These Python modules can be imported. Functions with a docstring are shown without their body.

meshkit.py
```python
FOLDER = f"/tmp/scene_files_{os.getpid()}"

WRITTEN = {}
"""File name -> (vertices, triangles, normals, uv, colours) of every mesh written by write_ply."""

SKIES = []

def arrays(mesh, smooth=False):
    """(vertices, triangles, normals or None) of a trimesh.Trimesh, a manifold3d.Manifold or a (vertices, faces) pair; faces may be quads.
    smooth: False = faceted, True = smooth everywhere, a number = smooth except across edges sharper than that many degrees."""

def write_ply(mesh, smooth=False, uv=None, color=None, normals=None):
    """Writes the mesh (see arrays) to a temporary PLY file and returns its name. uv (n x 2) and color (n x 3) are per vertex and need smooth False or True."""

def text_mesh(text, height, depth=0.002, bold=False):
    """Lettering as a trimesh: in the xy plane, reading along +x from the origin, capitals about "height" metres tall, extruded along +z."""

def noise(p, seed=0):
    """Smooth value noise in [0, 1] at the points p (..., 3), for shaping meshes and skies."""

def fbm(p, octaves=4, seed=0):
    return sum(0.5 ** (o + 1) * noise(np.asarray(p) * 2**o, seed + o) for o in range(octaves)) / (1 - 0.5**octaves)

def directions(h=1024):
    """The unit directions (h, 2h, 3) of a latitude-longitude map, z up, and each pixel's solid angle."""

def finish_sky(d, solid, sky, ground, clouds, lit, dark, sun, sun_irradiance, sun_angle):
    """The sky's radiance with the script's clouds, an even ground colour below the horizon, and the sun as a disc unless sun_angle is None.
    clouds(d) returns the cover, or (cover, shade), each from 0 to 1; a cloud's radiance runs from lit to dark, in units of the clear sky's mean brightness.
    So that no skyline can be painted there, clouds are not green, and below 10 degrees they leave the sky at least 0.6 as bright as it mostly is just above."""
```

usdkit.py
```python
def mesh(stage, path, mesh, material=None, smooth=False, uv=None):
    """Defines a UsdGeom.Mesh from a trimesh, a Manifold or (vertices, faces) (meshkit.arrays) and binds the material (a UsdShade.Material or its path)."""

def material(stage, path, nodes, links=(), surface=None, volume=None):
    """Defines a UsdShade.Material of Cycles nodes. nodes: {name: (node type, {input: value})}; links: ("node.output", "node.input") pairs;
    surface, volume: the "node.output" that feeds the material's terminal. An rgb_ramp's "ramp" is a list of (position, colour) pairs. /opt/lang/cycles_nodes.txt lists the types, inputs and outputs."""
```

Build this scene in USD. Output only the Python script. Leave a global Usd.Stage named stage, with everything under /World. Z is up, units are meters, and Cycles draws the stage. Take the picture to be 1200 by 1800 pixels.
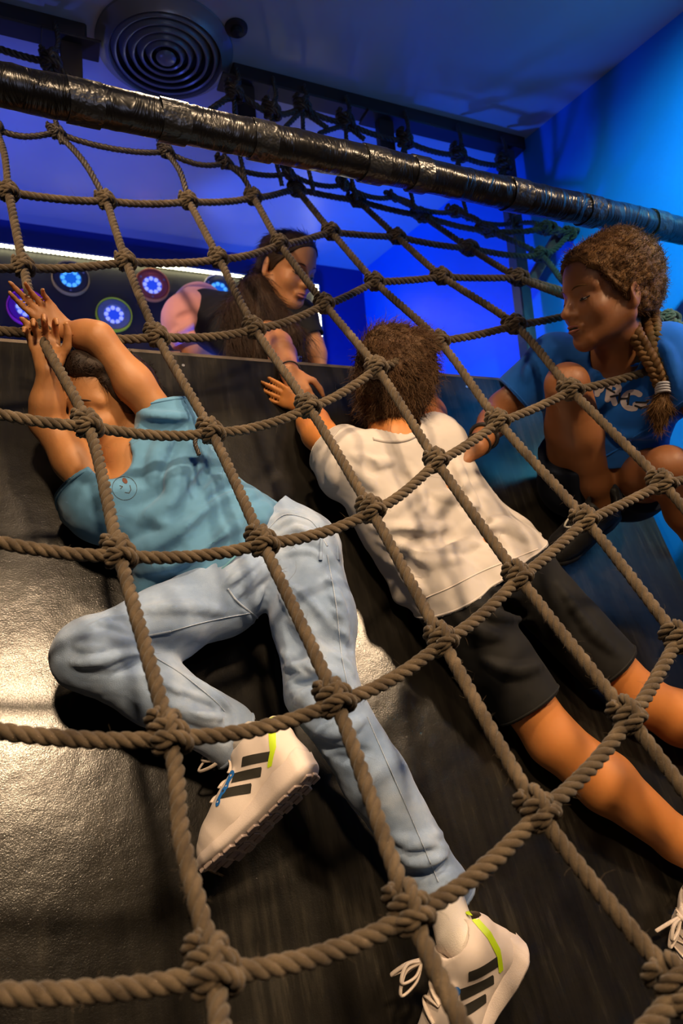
import math, random
import numpy as np
import trimesh, manifold3d
import meshkit, usdkit
from meshkit import fbm
from pxr import Usd, UsdGeom, UsdLux, UsdShade, Gf, Sdf, Vt

random.seed(7)
rng = np.random.default_rng(7)
stage = Usd.Stage.CreateInMemory()
UsdGeom.SetStageUpAxis(stage, UsdGeom.Tokens.z)
UsdGeom.SetStageMetersPerUnit(stage, 1.0)
world = UsdGeom.Xform.Define(stage, '/World')
stage.SetDefaultPrim(world.GetPrim())
UsdGeom.Scope.Define(stage, '/World/Looks')

# ------------------------------------------------------------------ camera
FPX = 1200.0                                   # focal length in pixels of the 1200 x 1800 frame
def unit(v):
    v = np.asarray(v, float)
    return v / np.linalg.norm(v)
# world axes seen from the camera (right, down, forward): X runs along the ramp's top edge, Y into the ramp, Z up
_dX = unit([2690, -45, FPX]); _dZ = np.array([-700., -8800., FPX]); _dZ = unit(_dZ - _dX * (_dX @ _dZ)); _dY = np.cross(_dZ, _dX)
RC = np.array([_dX, _dY, _dZ])
EYE = np.array([0., 0., 1.25])
def ray(px, py): return RC @ np.array([(px - 600) / FPX, (py - 900) / FPX, 1.0])
def P(px, py, z): return EYE + ray(px, py) * z          # the point at depth z (m) seen at a pixel of the photograph
cam = UsdGeom.Camera.Define(stage, '/World/camera')
cam.CreateHorizontalApertureAttr(36.0); cam.CreateVerticalApertureAttr(54.0)
cam.CreateFocalLengthAttr(36.0 * FPX / 1200.0)
cam.CreateClippingRangeAttr(Gf.Vec2f(0.02, 100))
cam.CreateFStopAttr(6.3); cam.CreateFocusDistanceAttr(1.15)
_r, _u, _b = RC @ np.array([1, 0, 0.]), RC @ np.array([0, -1, 0.]), RC @ np.array([0, 0, -1.])
_m = Gf.Matrix4d(*_r, 0, *_u, 0, *_b, 0, *EYE, 1)
cam.AddTransformOp().Set(_m)
cam.CreateExposureAttr(0.0)

# ------------------------------------------------------------------ lights
def aim_matrix(pos, target):
    z = unit(np.asarray(pos, float) - target)
    x = unit(np.cross([0, 0, 1.0] if abs(z[2]) < .98 else [0, 1.0, 0], z)); y = np.cross(z, x)
    return Gf.Matrix4d(*x, 0, *y, 0, *z, 0, *pos, 1)
def spot(name, pos, target, color, power, radius=.04, cone=45, soft=.5):
    l = UsdLux.SphereLight.Define(stage, '/World/' + name)
    l.AddTransformOp().Set(aim_matrix(pos, target))
    l.CreateRadiusAttr(radius); l.CreateColorAttr(Gf.Vec3f(*color)); l.CreateIntensityAttr(power); l.CreateNormalizeAttr(True)
    s = UsdLux.ShapingAPI.Apply(l.GetPrim()); s.CreateShapingConeAngleAttr(cone); s.CreateShapingConeSoftnessAttr(soft)
    return l
def panel_light(name, pos, target, color, power, w, h):
    l = UsdLux.RectLight.Define(stage, '/World/' + name)
    l.AddTransformOp().Set(aim_matrix(pos, target))
    l.CreateWidthAttr(w); l.CreateHeightAttr(h); l.CreateColorAttr(Gf.Vec3f(*color)); l.CreateIntensityAttr(power); l.CreateNormalizeAttr(True)
    return l
CEIL = EYE[2] + 1.51
WARM = (1.0, .70, .42)
spot('downlight_spot', (-.12, -.95, CEIL - .06), (.22, 1.1, .78), WARM, 66, .085, 30, .6)
spot('downlight_spot_001', (1.60, -.58, CEIL - .06), (.80, 1.2, .95), WARM, 46, .085, 33, .6)
spot('downlight_spot_002', (.30, 1.22, CEIL - .05), (.40, 1.15, 1.2), WARM, 6, .07, 60, .6)
spot('downlight_spot_004', (.36, .22, CEIL - .06), (.50, 1.10, .95), WARM, 26, .06, 29, .5)  # added key light on the two boys, gives their cloth folds more contrast
spot('downlight_spot_003', (-.95, .15, CEIL - .08), (.38, 2.0, 1.98), WARM, 62, .05, 14, .6)  # added narrow fill that warms and brightens the girl on the platform
spot('wall_wash_spot', (.95, .15, CEIL - .12), (1.66, .80, 2.15), (.20, .95, 1.0), 52, .04, 35, 1.0)
spot('platform_spot_blue', (.80, 2.05, 1.72), (1.55, 2.25, 2.20), (.006, .10, 1.0), 17, .05, 62, .8)
spot('platform_spot_blue_001', (-.15, 2.0, 1.72), (.0, 2.45, 2.76), (.085, .14, 1.0), 14, .05, 50, .9)
spot('platform_spot_blue_002', (.65, 2.0, 1.72), (.75, 2.42, 2.76), (.025, .11, 1.0), 14, .05, 50, .9)
spot('far_room_light', (.2, -.5, 1.75), (.50, .70, CEIL), (.66, .70, 1.0), 3.2, .25, 50, .9)  # added dim fill aimed up to lift the front ceiling, no real lamp

# ------------------------------------------------------------------ stage helpers
_names = {}
def fresh(parent, name):
    k = (parent, name); n = _names.get(k, -1) + 1; _names[k] = n
    return f'{parent}/{name}' if n == 0 else f'{parent}/{name}_{n:03d}'
def pth(p): return '/World' if p is None else str(p.GetPath())
def tag(prim, label=None, cat=None, group=None, kind=None):
    prim = prim.GetPrim() if hasattr(prim, 'GetPrim') else prim
    for k, v in (('label', label), ('category', cat), ('group', group), ('kind', kind)):
        if v: prim.SetCustomDataByKey(k, v)
    return prim
def thing(name, label, cat, loc=(0, 0, 0), group=None, kind=None, parent=None):
    x = UsdGeom.Xform.Define(stage, fresh(pth(parent), name))
    x.AddTranslateOp().Set(Gf.Vec3d(*map(float, loc)))
    p = x.GetPrim(); p.SetCustomDataByKey('origin', Gf.Vec3d(*map(float, loc)))
    _org[str(p.GetPath())] = np.asarray(loc, float)
    return tag(p, label, cat, group, kind)
_org = {}
def origin_of(path):
    o = np.zeros(3)
    while len(path) > 6:
        o = o + _org.get(path, 0); path = path.rsplit('/', 1)[0]
    return o
def as_vf(m):
    if hasattr(m, 'to_mesh'):
        q = m.to_mesh(); return np.array(q.vert_properties[:, :3], float), np.array(q.tri_verts)
    if isinstance(m, tuple): return np.asarray(m[0], float), np.asarray(m[1])
    return np.array(m.vertices), np.array(m.faces)
def obj(name, m, mat, parent=None, smooth=False, label=None, cat=None, group=None, kind=None, uv=None):
    """one Mesh prim; m is in world coordinates, stored relative to the parent's base"""
    path = fresh(pth(parent), name)
    v, f = as_vf(m)
    v = v - origin_of(pth(parent))
    p = usdkit.mesh(stage, path, (v, f), mat, smooth=smooth, uv=uv).GetPrim()
    return tag(p, label, cat, group, kind)
def join(*ms):
    vs, fs, n = [], [], 0
    for m in ms:
        v, f = as_vf(m)
        if f.shape[1] == 4: f = np.vstack([f[:, [0, 1, 2]], f[:, [0, 2, 3]]])
        vs.append(v); fs.append(f + n); n += len(v)
    return np.vstack(vs), np.vstack(fs)
def box(lo, hi, bevel=0.0):
    lo, hi = np.asarray(lo, float), np.asarray(hi, float)
    if bevel <= 0:
        m = trimesh.creation.box(hi - lo); m.apply_translation((lo + hi) / 2); return m
    b = bevel; pts = []
    for s in np.ndindex(2, 2, 2):
        c = np.where(s, hi, lo); d = np.where(s, -b, b)
        for k in range(3):
            q = c + d; q[k] = c[k]; pts.append(q)
    return trimesh.Trimesh(np.array(pts)).convex_hull
def basis(z, hint=(0, 0, 1.0)):
    z = unit(z); x = np.cross(hint, z)
    if np.linalg.norm(x) < 1e-4: x = np.cross([0, 1.0, 0], z)
    x = unit(x); return x, np.cross(z, x), z
def bar(a, b, w, h, hint=(0, 0, 1.0), bevel=0):
    a, b = np.asarray(a, float), np.asarray(b, float); L = np.linalg.norm(b - a)
    m = box((-w / 2, -h / 2, 0), (w / 2, h / 2, L), bevel); x, y, z = basis(b - a, hint)
    T = np.eye(4); T[:3, 0], T[:3, 1], T[:3, 2], T[:3, 3] = x, y, z, a
    m.apply_transform(T); return m
def frames(pts):
    pts = np.asarray(pts, float); t = np.gradient(pts, axis=0); t /= np.linalg.norm(t, axis=1, keepdims=True) + 1e-12
    x, y, _ = basis(t[0]); X = [x]
    for i in range(1, len(pts)):
        v = X[-1] - t[i] * (X[-1] @ t[i]); X.append(v / (np.linalg.norm(v) + 1e-12))
    X = np.array(X); return t, X, np.cross(t, X)
def tube(pts, r, sides=8, cap=True, flat=1.0):
    pts = np.asarray(pts, float); n = len(pts); r = np.broadcast_to(r, n)
    t, X, Y = frames(pts); a = np.arange(sides) * 2 * np.pi / sides
    v = pts[:, None] + r[:, None, None] * (np.cos(a)[None, :, None] * X[:, None] + flat * np.sin(a)[None, :, None] * Y[:, None])
    v = v.reshape(-1, 3); i = np.arange(n - 1)[:, None] * sides; j = np.arange(sides)[None]; k = (j + 1) % sides
    f = np.stack([i + j, i + k, i + sides + k, i + sides + j], -1).reshape(-1, 4); f = np.vstack([f[:, [0, 1, 2]], f[:, [0, 2, 3]]])
    if cap:
        v = np.vstack([v, pts[0], pts[-1]]); c0, c1 = len(v) - 2, len(v) - 1; b = (n - 1) * sides; jj = np.arange(sides); kk = (jj + 1) % sides
        f = np.vstack([f, np.stack([kk, jj, np.full(sides, c0)], 1), np.stack([b + jj, b + kk, np.full(sides, c1)], 1)])
    return v, f
def catmull(pts, per=8, tau=.5):
    p = np.asarray(pts, float); p = np.vstack([2 * p[0] - p[1], p, 2 * p[-1] - p[-2]]); out = []
    t = np.linspace(0, 1, per, endpoint=False)[:, None]
    for i in range(1, len(p) - 2):
        m0, m1 = tau * (p[i + 1] - p[i - 1]), tau * (p[i + 2] - p[i])
        out.append((2 * t**3 - 3 * t**2 + 1) * p[i] + (t**3 - 2 * t**2 + t) * m0 + (-2 * t**3 + 3 * t**2) * p[i + 1] + (t**3 - t**2) * m1)
    return np.vstack(out + [p[-2][None]])
def resample(pts, step):
    pts = np.asarray(pts, float); s = np.r_[0, np.cumsum(np.linalg.norm(np.diff(pts, axis=0), axis=1))]
    n = max(2, int(round(s[-1] / step)) + 1); q = np.linspace(0, s[-1], n)
    return np.stack([np.interp(q, s, pts[:, k]) for k in range(3)], 1)
def rope(pts, D, lay=2.3, sides=7, per=11, phase=0.0, jit=.03):
    """three twisted strands along a path"""
    L = lay * D; pts = resample(pts, L / per); t, X, Y = frames(pts)
    s = np.r_[0, np.cumsum(np.linalg.norm(np.diff(pts, axis=0), axis=1))]; out = []
    for k in range(3):
        a = 2 * np.pi * s / L + phase + k * 2 * np.pi / 3
        wob = 1 + jit * np.sin(s * 37 + k * 2 + phase * 3)
        c = pts + (.245 * D * wob)[:, None] * (np.cos(a)[:, None] * X + np.sin(a)[:, None] * Y)
        out.append(tube(c, .272 * D * (1 + jit * np.sin(s * 61 + k * 5 + phase)), sides))
    return join(*out)
def curves(name, strands, width, mat, parent, kind='stuff', label=None):
    """fine fibres or hairs as BasisCurves (world coordinates)"""
    c = UsdGeom.BasisCurves.Define(stage, fresh(pth(parent), name)); o = origin_of(pth(parent))
    c.CreateTypeAttr('linear'); c.CreateCurveVertexCountsAttr(Vt.IntArray([len(s) for s in strands]))
    c.CreatePointsAttr(Vt.Vec3fArray.FromNumpy((np.vstack(strands) - o).astype(np.float32)))
    w = np.concatenate([np.linspace(1, .35, len(s)) * width for s in strands]).astype(np.float32)
    c.CreateWidthsAttr(Vt.FloatArray.FromNumpy(w)); c.SetWidthsInterpolation('vertex')
    UsdShade.MaterialBindingAPI.Apply(c.GetPrim()).Bind(mat)
    return tag(c.GetPrim(), label, None, None, kind)

# ------------------------------------------------------------------ materials
def mat(name, color, rough=.6, bump=0, bscale=200, var=0, vscale=10, color2=None, spec=None, metal=0, extra=None, detail=3, bdist=.002, stretch=None, bdetail=2, coat=0):
    nodes = {'p': ('principled_bsdf', {'roughness': rough, 'metallic': metal, 'base_color': color})}
    links = []
    nodes['tc'] = ('texture_coordinate', {})
    src = 'tc.object'
    if stretch is not None:
        nodes['mp'] = ('mapping', {'scale': stretch}); links.append(('tc.object', 'mp.vector')); src = 'mp.vector'
    if spec is not None: nodes['p'][1]['specular_ior_level'] = spec
    if coat: nodes['p'][1]['coat_weight'] = coat
    if color2 is not None:
        nodes['n'] = ('noise_texture', {'scale': vscale, 'detail': float(detail), 'roughness': .6})
        nodes['r'] = ('rgb_ramp', {'ramp': [(.36, color), (.64, color2)]})
        links += [(src, 'n.vector'), ('n.fac', 'r.fac'), ('r.color', 'p.base_color')]
    if bump:
        nodes['bn'] = ('noise_texture', {'scale': bscale, 'detail': float(bdetail), 'roughness': .6})
        nodes['b'] = ('bump', {'strength': bump, 'distance': bdist})
        links += [(src, 'bn.vector'), ('bn.fac', 'b.height'), ('b.normal', 'p.normal')]
    if extra: nodes['p'][1].update(extra)
    return usdkit.material(stage, '/World/Looks/' + name, nodes, links, surface='p.BSDF')
def glow(name, color, strength):
    return usdkit.material(stage, '/World/Looks/' + name, {'e': ('emission', {'color': color, 'strength': strength})}, [], surface='e.emission')

# ------------------------------------------------------------------ the room
M_ceil = mat('ceiling_paint', (.42, .43, .47), .34, .12, 90, color2=(.46, .47, .50), vscale=3, bdist=.001)
M_bluewall = mat('blue_wall_paint', (.008, .21, .72), .38, .10, 120, bdist=.001, color2=(.010, .23, .76), vscale=4)
M_backwall = mat('back_wall_paint', (.006, .022, .17), .45, .1, 100, bdist=.001)
M_black = mat('black_paint', (.012, .012, .013), .5, .2, 150)
M_dark = mat('dark_floor', (.02, .02, .022), .6, .2, 60)
M_ramp = usdkit.material(stage, '/World/Looks/ramp_paint', {
    'tc': ('texture_coordinate', {}), 'p': ('principled_bsdf', {'roughness': .36, 'specular_ior_level': .47}),
    'mp': ('mapping', {'scale': (60, 12, 4)}), 'wear': ('noise_texture', {'scale': 1.0, 'detail': 5.0, 'roughness': .65}),
    'big': ('noise_texture', {'scale': 5.0, 'detail': 4.0}),
    'mx': ('math', {'math_type': 'multiply'}),
    'rc': ('rgb_ramp', {'ramp': [(.16, (.007, .0062, .005)), (.30, (.013, .0115, .009)), (.42, (.032, .028, .021))]}),
    'rr': ('rgb_ramp', {'ramp': [(.2, (.17,) * 3), (.8, (.26,) * 3)]}),
    'bn': ('noise_texture', {'scale': 380.0, 'detail': 2.0, 'distortion': .6}), 'bb': ('noise_texture', {'scale': 14.0, 'detail': 3.0}),
    'b1': ('bump', {'strength': .22, 'distance': .0009}), 'b2': ('bump', {'strength': .12, 'distance': .012})},
    [('tc.object', 'mp.vector'), ('mp.vector', 'wear.vector'), ('tc.object', 'big.vector'), ('wear.fac', 'mx.value1'), ('big.fac', 'mx.value2'), ('mx.value', 'rc.fac'),
     ('rc.color', 'p.base_color'), ('big.fac', 'rr.fac'), ('rr.color', 'p.roughness'), ('tc.object', 'bn.vector'), ('tc.object', 'bb.vector'), ('bb.fac', 'b2.height'),
     ('bn.fac', 'b1.height'), ('b2.normal', 'b1.normal'), ('b1.normal', 'p.normal')], surface='p.BSDF')

WX = lambda Y: 1.38 + .149 * (2.62 - Y)        # the right wall stands slightly askew
YB = 2.62
def quad_wall(name, pts, thick_dir, m, label=None):
    pts = np.array(pts, float); v = np.vstack([pts, pts + np.asarray(thick_dir)])
    h = trimesh.Trimesh(v).convex_hull
    return obj(name, h, m, kind='structure', label=label)
ZF = 0.0
quad_wall('ceiling', [(-2.6, -2.6, CEIL), (WX(-2.6) + .1, -2.6, CEIL), (WX(YB) + .1, YB + .1, CEIL), (-2.6, YB + .1, CEIL)], (0, 0, .1), M_ceil)
quad_wall('wall_right', [(WX(-2.6), -2.6, ZF), (WX(YB), YB, ZF), (WX(YB), YB, CEIL), (WX(-2.6), -2.6, CEIL)], (.1, .015, 0), M_bluewall)
quad_wall('wall_back', [(-2.6, YB, ZF), (WX(YB), YB, ZF), (WX(YB), YB, CEIL), (-2.6, YB, CEIL)], (0, .1, 0), M_backwall)
quad_wall('floor', [(-2.6, -2.6, ZF), (WX(-2.6), -2.6, ZF), (WX(YB), YB, ZF), (-2.6, YB, ZF)], (0, 0, -.1), M_dark)
quad_wall('wall_left', [(-2.6, -2.6, ZF), (-2.6, YB, ZF), (-2.6, YB, CEIL), (-2.6, -2.6, CEIL)], (-.1, 0, 0), M_black)
quad_wall('wall_front', [(-2.6, -2.6, ZF), (WX(-2.6), -2.6, ZF), (WX(-2.6), -2.6, CEIL), (-2.6, -2.6, CEIL)], (0, -.1, 0), M_black)

# the climbing ramp: a slightly hollow painted board wall that steepens towards its top edge
EDGE_Y, EDGE_Z = 1.469, EYE[2] + .5808
_s = np.linspace(0, 2.1, 400); _th = np.radians(73.5 - 6.0 * _s)
_py = EDGE_Y - np.r_[0, np.cumsum(np.cos(_th[:-1]) * np.diff(_s))]; _pz = EDGE_Z - np.r_[0, np.cumsum(np.sin(_th[:-1]) * np.diff(_s))]
def ramp_y(z): return np.interp(z, _pz[::-1], _py[::-1])
def ramp_th(z): return np.interp(z, _pz[::-1], _th[::-1])
def ramp_off(p): return (ramp_y(p[2]) - p[1]) * np.sin(ramp_th(p[2]))
def RZ(px, py, off=0.0):
    lo, hi = .3, 4.0
    for _ in range(40):
        m = (lo + hi) / 2
        if ramp_off(P(px, py, m)) > off: lo = m
        else: hi = m
    return lo
def RP(px, py, off=0.0): return P(px, py, RZ(px, py, off))    # the point at height off above the ramp seen at a pixel
XR = (-2.55, 1.53)
def ramp_shell(s0, s1, front, back, n=60):
    i = np.linspace(s0, s1, n); y = np.interp(i, _s, _py); z = np.interp(i, _s, _pz); th = np.interp(i, _s, _th)
    nx = np.stack([-np.sin(th), np.cos(th)], 1); a = np.stack([y, z], 1) + front * nx; b = np.stack([y, z], 1) - back * nx
    ring = np.vstack([a, b[::-1]]); m = len(ring); v = np.vstack([np.c_[np.full(m, XR[0]), ring], np.c_[np.full(m, XR[1]), ring]])
    j = np.arange(m); k = (j + 1) % m; f = [np.stack([j, k, k + m], 1), np.stack([j, k + m, j + m], 1)]
    q = np.arange(n - 1); c = m - 1 - q
    f += [np.stack([q, c, q + 1], 1), np.stack([q + 1, c, c - 1], 1), np.stack([q, q + 1, c], 1) + m, np.stack([q + 1, c - 1, c], 1) + m]
    f = np.vstack(f); t = trimesh.Trimesh(v, f, process=False); t.fix_normals(); return t
ramp = thing('climbing_ramp', 'steep black painted climbing ramp that the two boys lie on', 'climbing ramp', (0, EDGE_Y, EDGE_Z))
smax = float(np.interp(-ZF, -_pz, _s))
obj('ramp_board', ramp_shell(0, smax, 0, .02), M_ramp, ramp, smooth=30)
M_edge = mat('ramp_edge_paint', (.10, .075, .055), .5, .3, 200)
_n0 = np.array([0, -math.sin(_th[0]), math.cos(_th[0])]); _t0 = np.array([0, -math.cos(_th[0]), -math.sin(_th[0])])
_ea = np.array([XR[0], EDGE_Y, EDGE_Z]); _eb = np.array([XR[1], EDGE_Y, EDGE_Z])
obj('edge_strip', bar(_ea - _n0 * .010 - _t0 * .003, _eb - _n0 * .010 - _t0 * .003, .006, .022, hint=_t0, bevel=.001), M_edge, ramp, label='worn bare edge along the top of the board')
M_screw = mat('screw_metal', (.5, .5, .5), .3, metal=1)
for px in (150, 322, 535, 820):
    c = RP(px, 618 + .0755 * px, .0005); s = trimesh.creation.cylinder(.0035, .0015, sections=10); T = np.eye(4); x, y, z = basis(_n0); T[:3, :3] = np.stack([x, y, z], 1); T[:3, 3] = c
    s.apply_transform(T); obj('screw', s, M_screw, ramp)
# platform behind the edge
PLZ = EDGE_Z - .16
obj('platform_floor', box((-2.6, EDGE_Y + .02, PLZ - .05), (WX(YB) - .02, YB, PLZ)), M_dark, kind='structure')

# ------------------------------------------------------------------ light panel on the back wall
PY = YB - .03
def BW(px, py, y=PY):
    r = ray(px, py); return EYE + r * (y / r[1])
M_panel = mat('panel_black_metal', (.018, .0145, .010), .45, .05, 200, metal=.0, spec=.35)
zt, xr = BW(425, 489)[2], BW(556, 512)[0]
panel = thing('lamp_board', 'dark metal panel on the back wall with round port lights on it', 'wall panel', ((xr - 1.5) / 2, YB, PLZ))
obj('board', box((-1.5, PY, PLZ + .001), (xr - .003, YB - .002, zt - .003), .001), M_panel, panel)
M_led = glow('led_strip_glow', (1.0, .96, .56), 18.0)
M_alu = mat('strip_aluminium', (.6, .6, .58), .35, metal=1)
strip = thing('light_strip', 'bright white strip of tiny lights along the top and right side of the dark panel', 'light strip', (xr, YB, zt))
obj('strip_channel', join(box((-1.5, PY - .030, zt - .002), (xr, YB - .002, zt + .004)), box((xr - .002, PY - .030, PLZ + .001), (xr + .004, YB - .002, zt - .002))), M_alu, strip)
leds = [box((x, PY - .026, zt - .0055), (x + .010, PY - .012, zt - .0018)) for x in np.arange(-1.5, xr - .01, .0155)]
leds += [box((xr - .0055, PY - .026, z), (xr - .0018, PY - .012, z + .010)) for z in np.arange(PLZ, zt - .02, .0155)]
obj('led_row', join(*leds), M_led, strip, kind='stuff')
M_lens = usdkit.material(stage, '/World/Looks/port_lens', {'e': ('emission', {'color': (.02, .07, .95), 'strength': .9})}, [], surface='e.emission')
M_lens2 = glow('port_lens_cyan', (.01, .14, .9), .8)
M_dot = glow('port_led', (.30, .36, 1.0), 1.2)
M_dot2 = glow('port_led_dim', (.08, .38, 1.0), 1.3)
def ring_mesh(c, r0, r1, d, y):
    a = np.linspace(0, 2 * np.pi, 41)[:-1]; prof = [(r0, 0), (r0, d * .75), (r0 + .003, d), (r1 - .004, d), (r1, d * .6), (r1, 0)]
    v = np.array([[c[0] + r * math.cos(t), y - h, c[2] + r * math.sin(t)] for t in a for r, h in prof]); m = len(prof); n = 40; f = []
    for i in range(n):
        for j in range(m):
            A, B = i * m + j, i * m + (j + 1) % m; C, D = ((i + 1) % n) * m + (j + 1) % m, ((i + 1) % n) * m + j; f += [[A, B, C], [A, C, D]]
    t = trimesh.Trimesh(v, f, process=False); t.fix_normals(); return t
def disc(c, r, y, d=.004):
    m = trimesh.creation.cylinder(r, d, sections=32); m.apply_transform(trimesh.transformations.rotation_matrix(np.pi / 2, [1, 0, 0])); m.apply_translation((c[0], y, c[2])); return m
def port(px, py, face, rim, label, cyan=False, R=.067):
    c = BW(px, py); g = thing('port_light', label, 'port light', (c[0], PY, c[2]), group=None)
    mf = mat('port_face_%d' % px, face, .4, spec=.5); mr = mat('port_rim_%d' % px, rim, .4)
    obj('face_ring', ring_mesh(c, R * .55, R * .93, .016, PY), mf, g, smooth=30)
    obj('rim', ring_mesh(c, R * .93, R, .020, PY), mr, g, smooth=30)
    obj('lens', disc(c, R * .56, PY - .004), M_lens2 if cyan else M_lens, g)
    for k in range(9):
        a = k * 2 * np.pi / 9 + .3; d = disc((c[0] + R * .42 * math.cos(a), 0, c[2] + R * .42 * math.sin(a)), R * .12, PY - .0075, .003)
        obj('led_bulb', d, M_dot2 if cyan else M_dot, g)
    for k in range(3):
        a = k * 2 * np.pi / 3 + .5; obj('screw', disc((c[0] + R * .76 * math.cos(a), 0, c[2] + R * .76 * math.sin(a)), .004, PY - .0165, .002), M_screw, g)
port(124, 491, (.035, .028, .02), (.60, .36, .08), 'port light with a dark face and thin gold rim, upper left on the panel', True)
port(267, 503, (.50, .07, .03), (.95, .26, .05), 'port light with a red and orange ring')
port(200, 555, (.24, .21, .15), (.95, .86, .02), 'port light with a grey face and yellow rim')
port(384, 512, (.03, .028, .026), (.85, .68, .42), "port light with a black face and cream rim, half behind the girl's back", True)
port(47, 542, (.28, .02, .24), (.95, .06, .36), "port light with a magenta ring behind the boy's raised hand")
port(526, 640, (.20, .19, .28), (.5, .5, .6), "pale port light low at the panel's right end beside the girl's hand")

# ------------------------------------------------------------------ ceiling vent, sprinkler
def CP(px, py, dz=0.0):
    r = ray(px, py); return EYE + r * ((CEIL - EYE[2] - dz) / r[2])
M_vent = mat('vent_enamel', (.17, .17, .19), .25, .05, 60, spec=.5)
M_ventdark = mat('vent_inside', (.01, .01, .012), .6)
vc = CP(291, 86); vr = np.linalg.norm(CP(398, 92) - CP(184, 78)) / 2
vent = thing('ceiling_vent', 'round grey ceiling air vent with concentric rings', 'air vent', (vc[0], vc[1], CEIL))
def lathe(prof, c, n=64):
    a = np.arange(n) * 2 * np.pi / n; v = np.array([[c[0] + r * math.cos(t), c[1] + r * math.sin(t), c[2] + h] for t in a for r, h in prof]); m = len(prof); f = []
    for i in range(n):
        for j in range(m):
            A, B, C, D = i * m + j, i * m + (j + 1) % m, ((i + 1) % n) * m + (j + 1) % m, ((i + 1) % n) * m + j; f += [[A, B, C], [A, C, D]]
    t = trimesh.Trimesh(v, f, process=False); t.fix_normals(); return t
cc = (vc[0], vc[1], CEIL)
obj('flange', lathe([(vr * .90, 0), (vr * 1.13, 0), (vr * 1.12, -.006), (vr * .99, -.016), (vr * .93, -.030), (vr * .90, -.022)], cc), M_vent, vent, smooth=40)
obj('back_plate', lathe([(.0005, -.001), (vr * .92, -.001), (vr * .92, -.003), (.0005, -.003)], cc), M_ventdark, vent)
for k, q in enumerate((.80, .655, .51, .37, .235)):
    w = .050 * vr / .2
    obj('louvre_ring', lathe([(q * vr, -.0265), (q * vr + .004, -.0285), (q * vr + .008, -.0265), (q * vr + .017, -.006), (q * vr + .013, -.005)], cc), M_vent, vent, smooth=40)
obj('centre_cap', lathe([(.0005, -.038), (vr * .10, -.036), (vr * .15, -.032), (vr * .165, -.028), (vr * .16, -.026), (.0005, -.026)], cc), M_vent, vent, smooth=40)
sc = CP(415, 48)
spr = thing('ceiling_sprinkler', 'small dark round sprinkler head on the ceiling beside the vent', 'sprinkler', sc)
obj('cover_ring', lathe([(.010, 0), (.030, 0), (.029, -.006), (.020, -.010), (.010, -.008)], sc, 24), M_black, spr, smooth=40)
obj('head', lathe([(.0005, -.022), (.014, -.020), (.015, -.006), (.006, 0), (.0005, 0)], sc, 24), M_black, spr, smooth=40)

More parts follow.
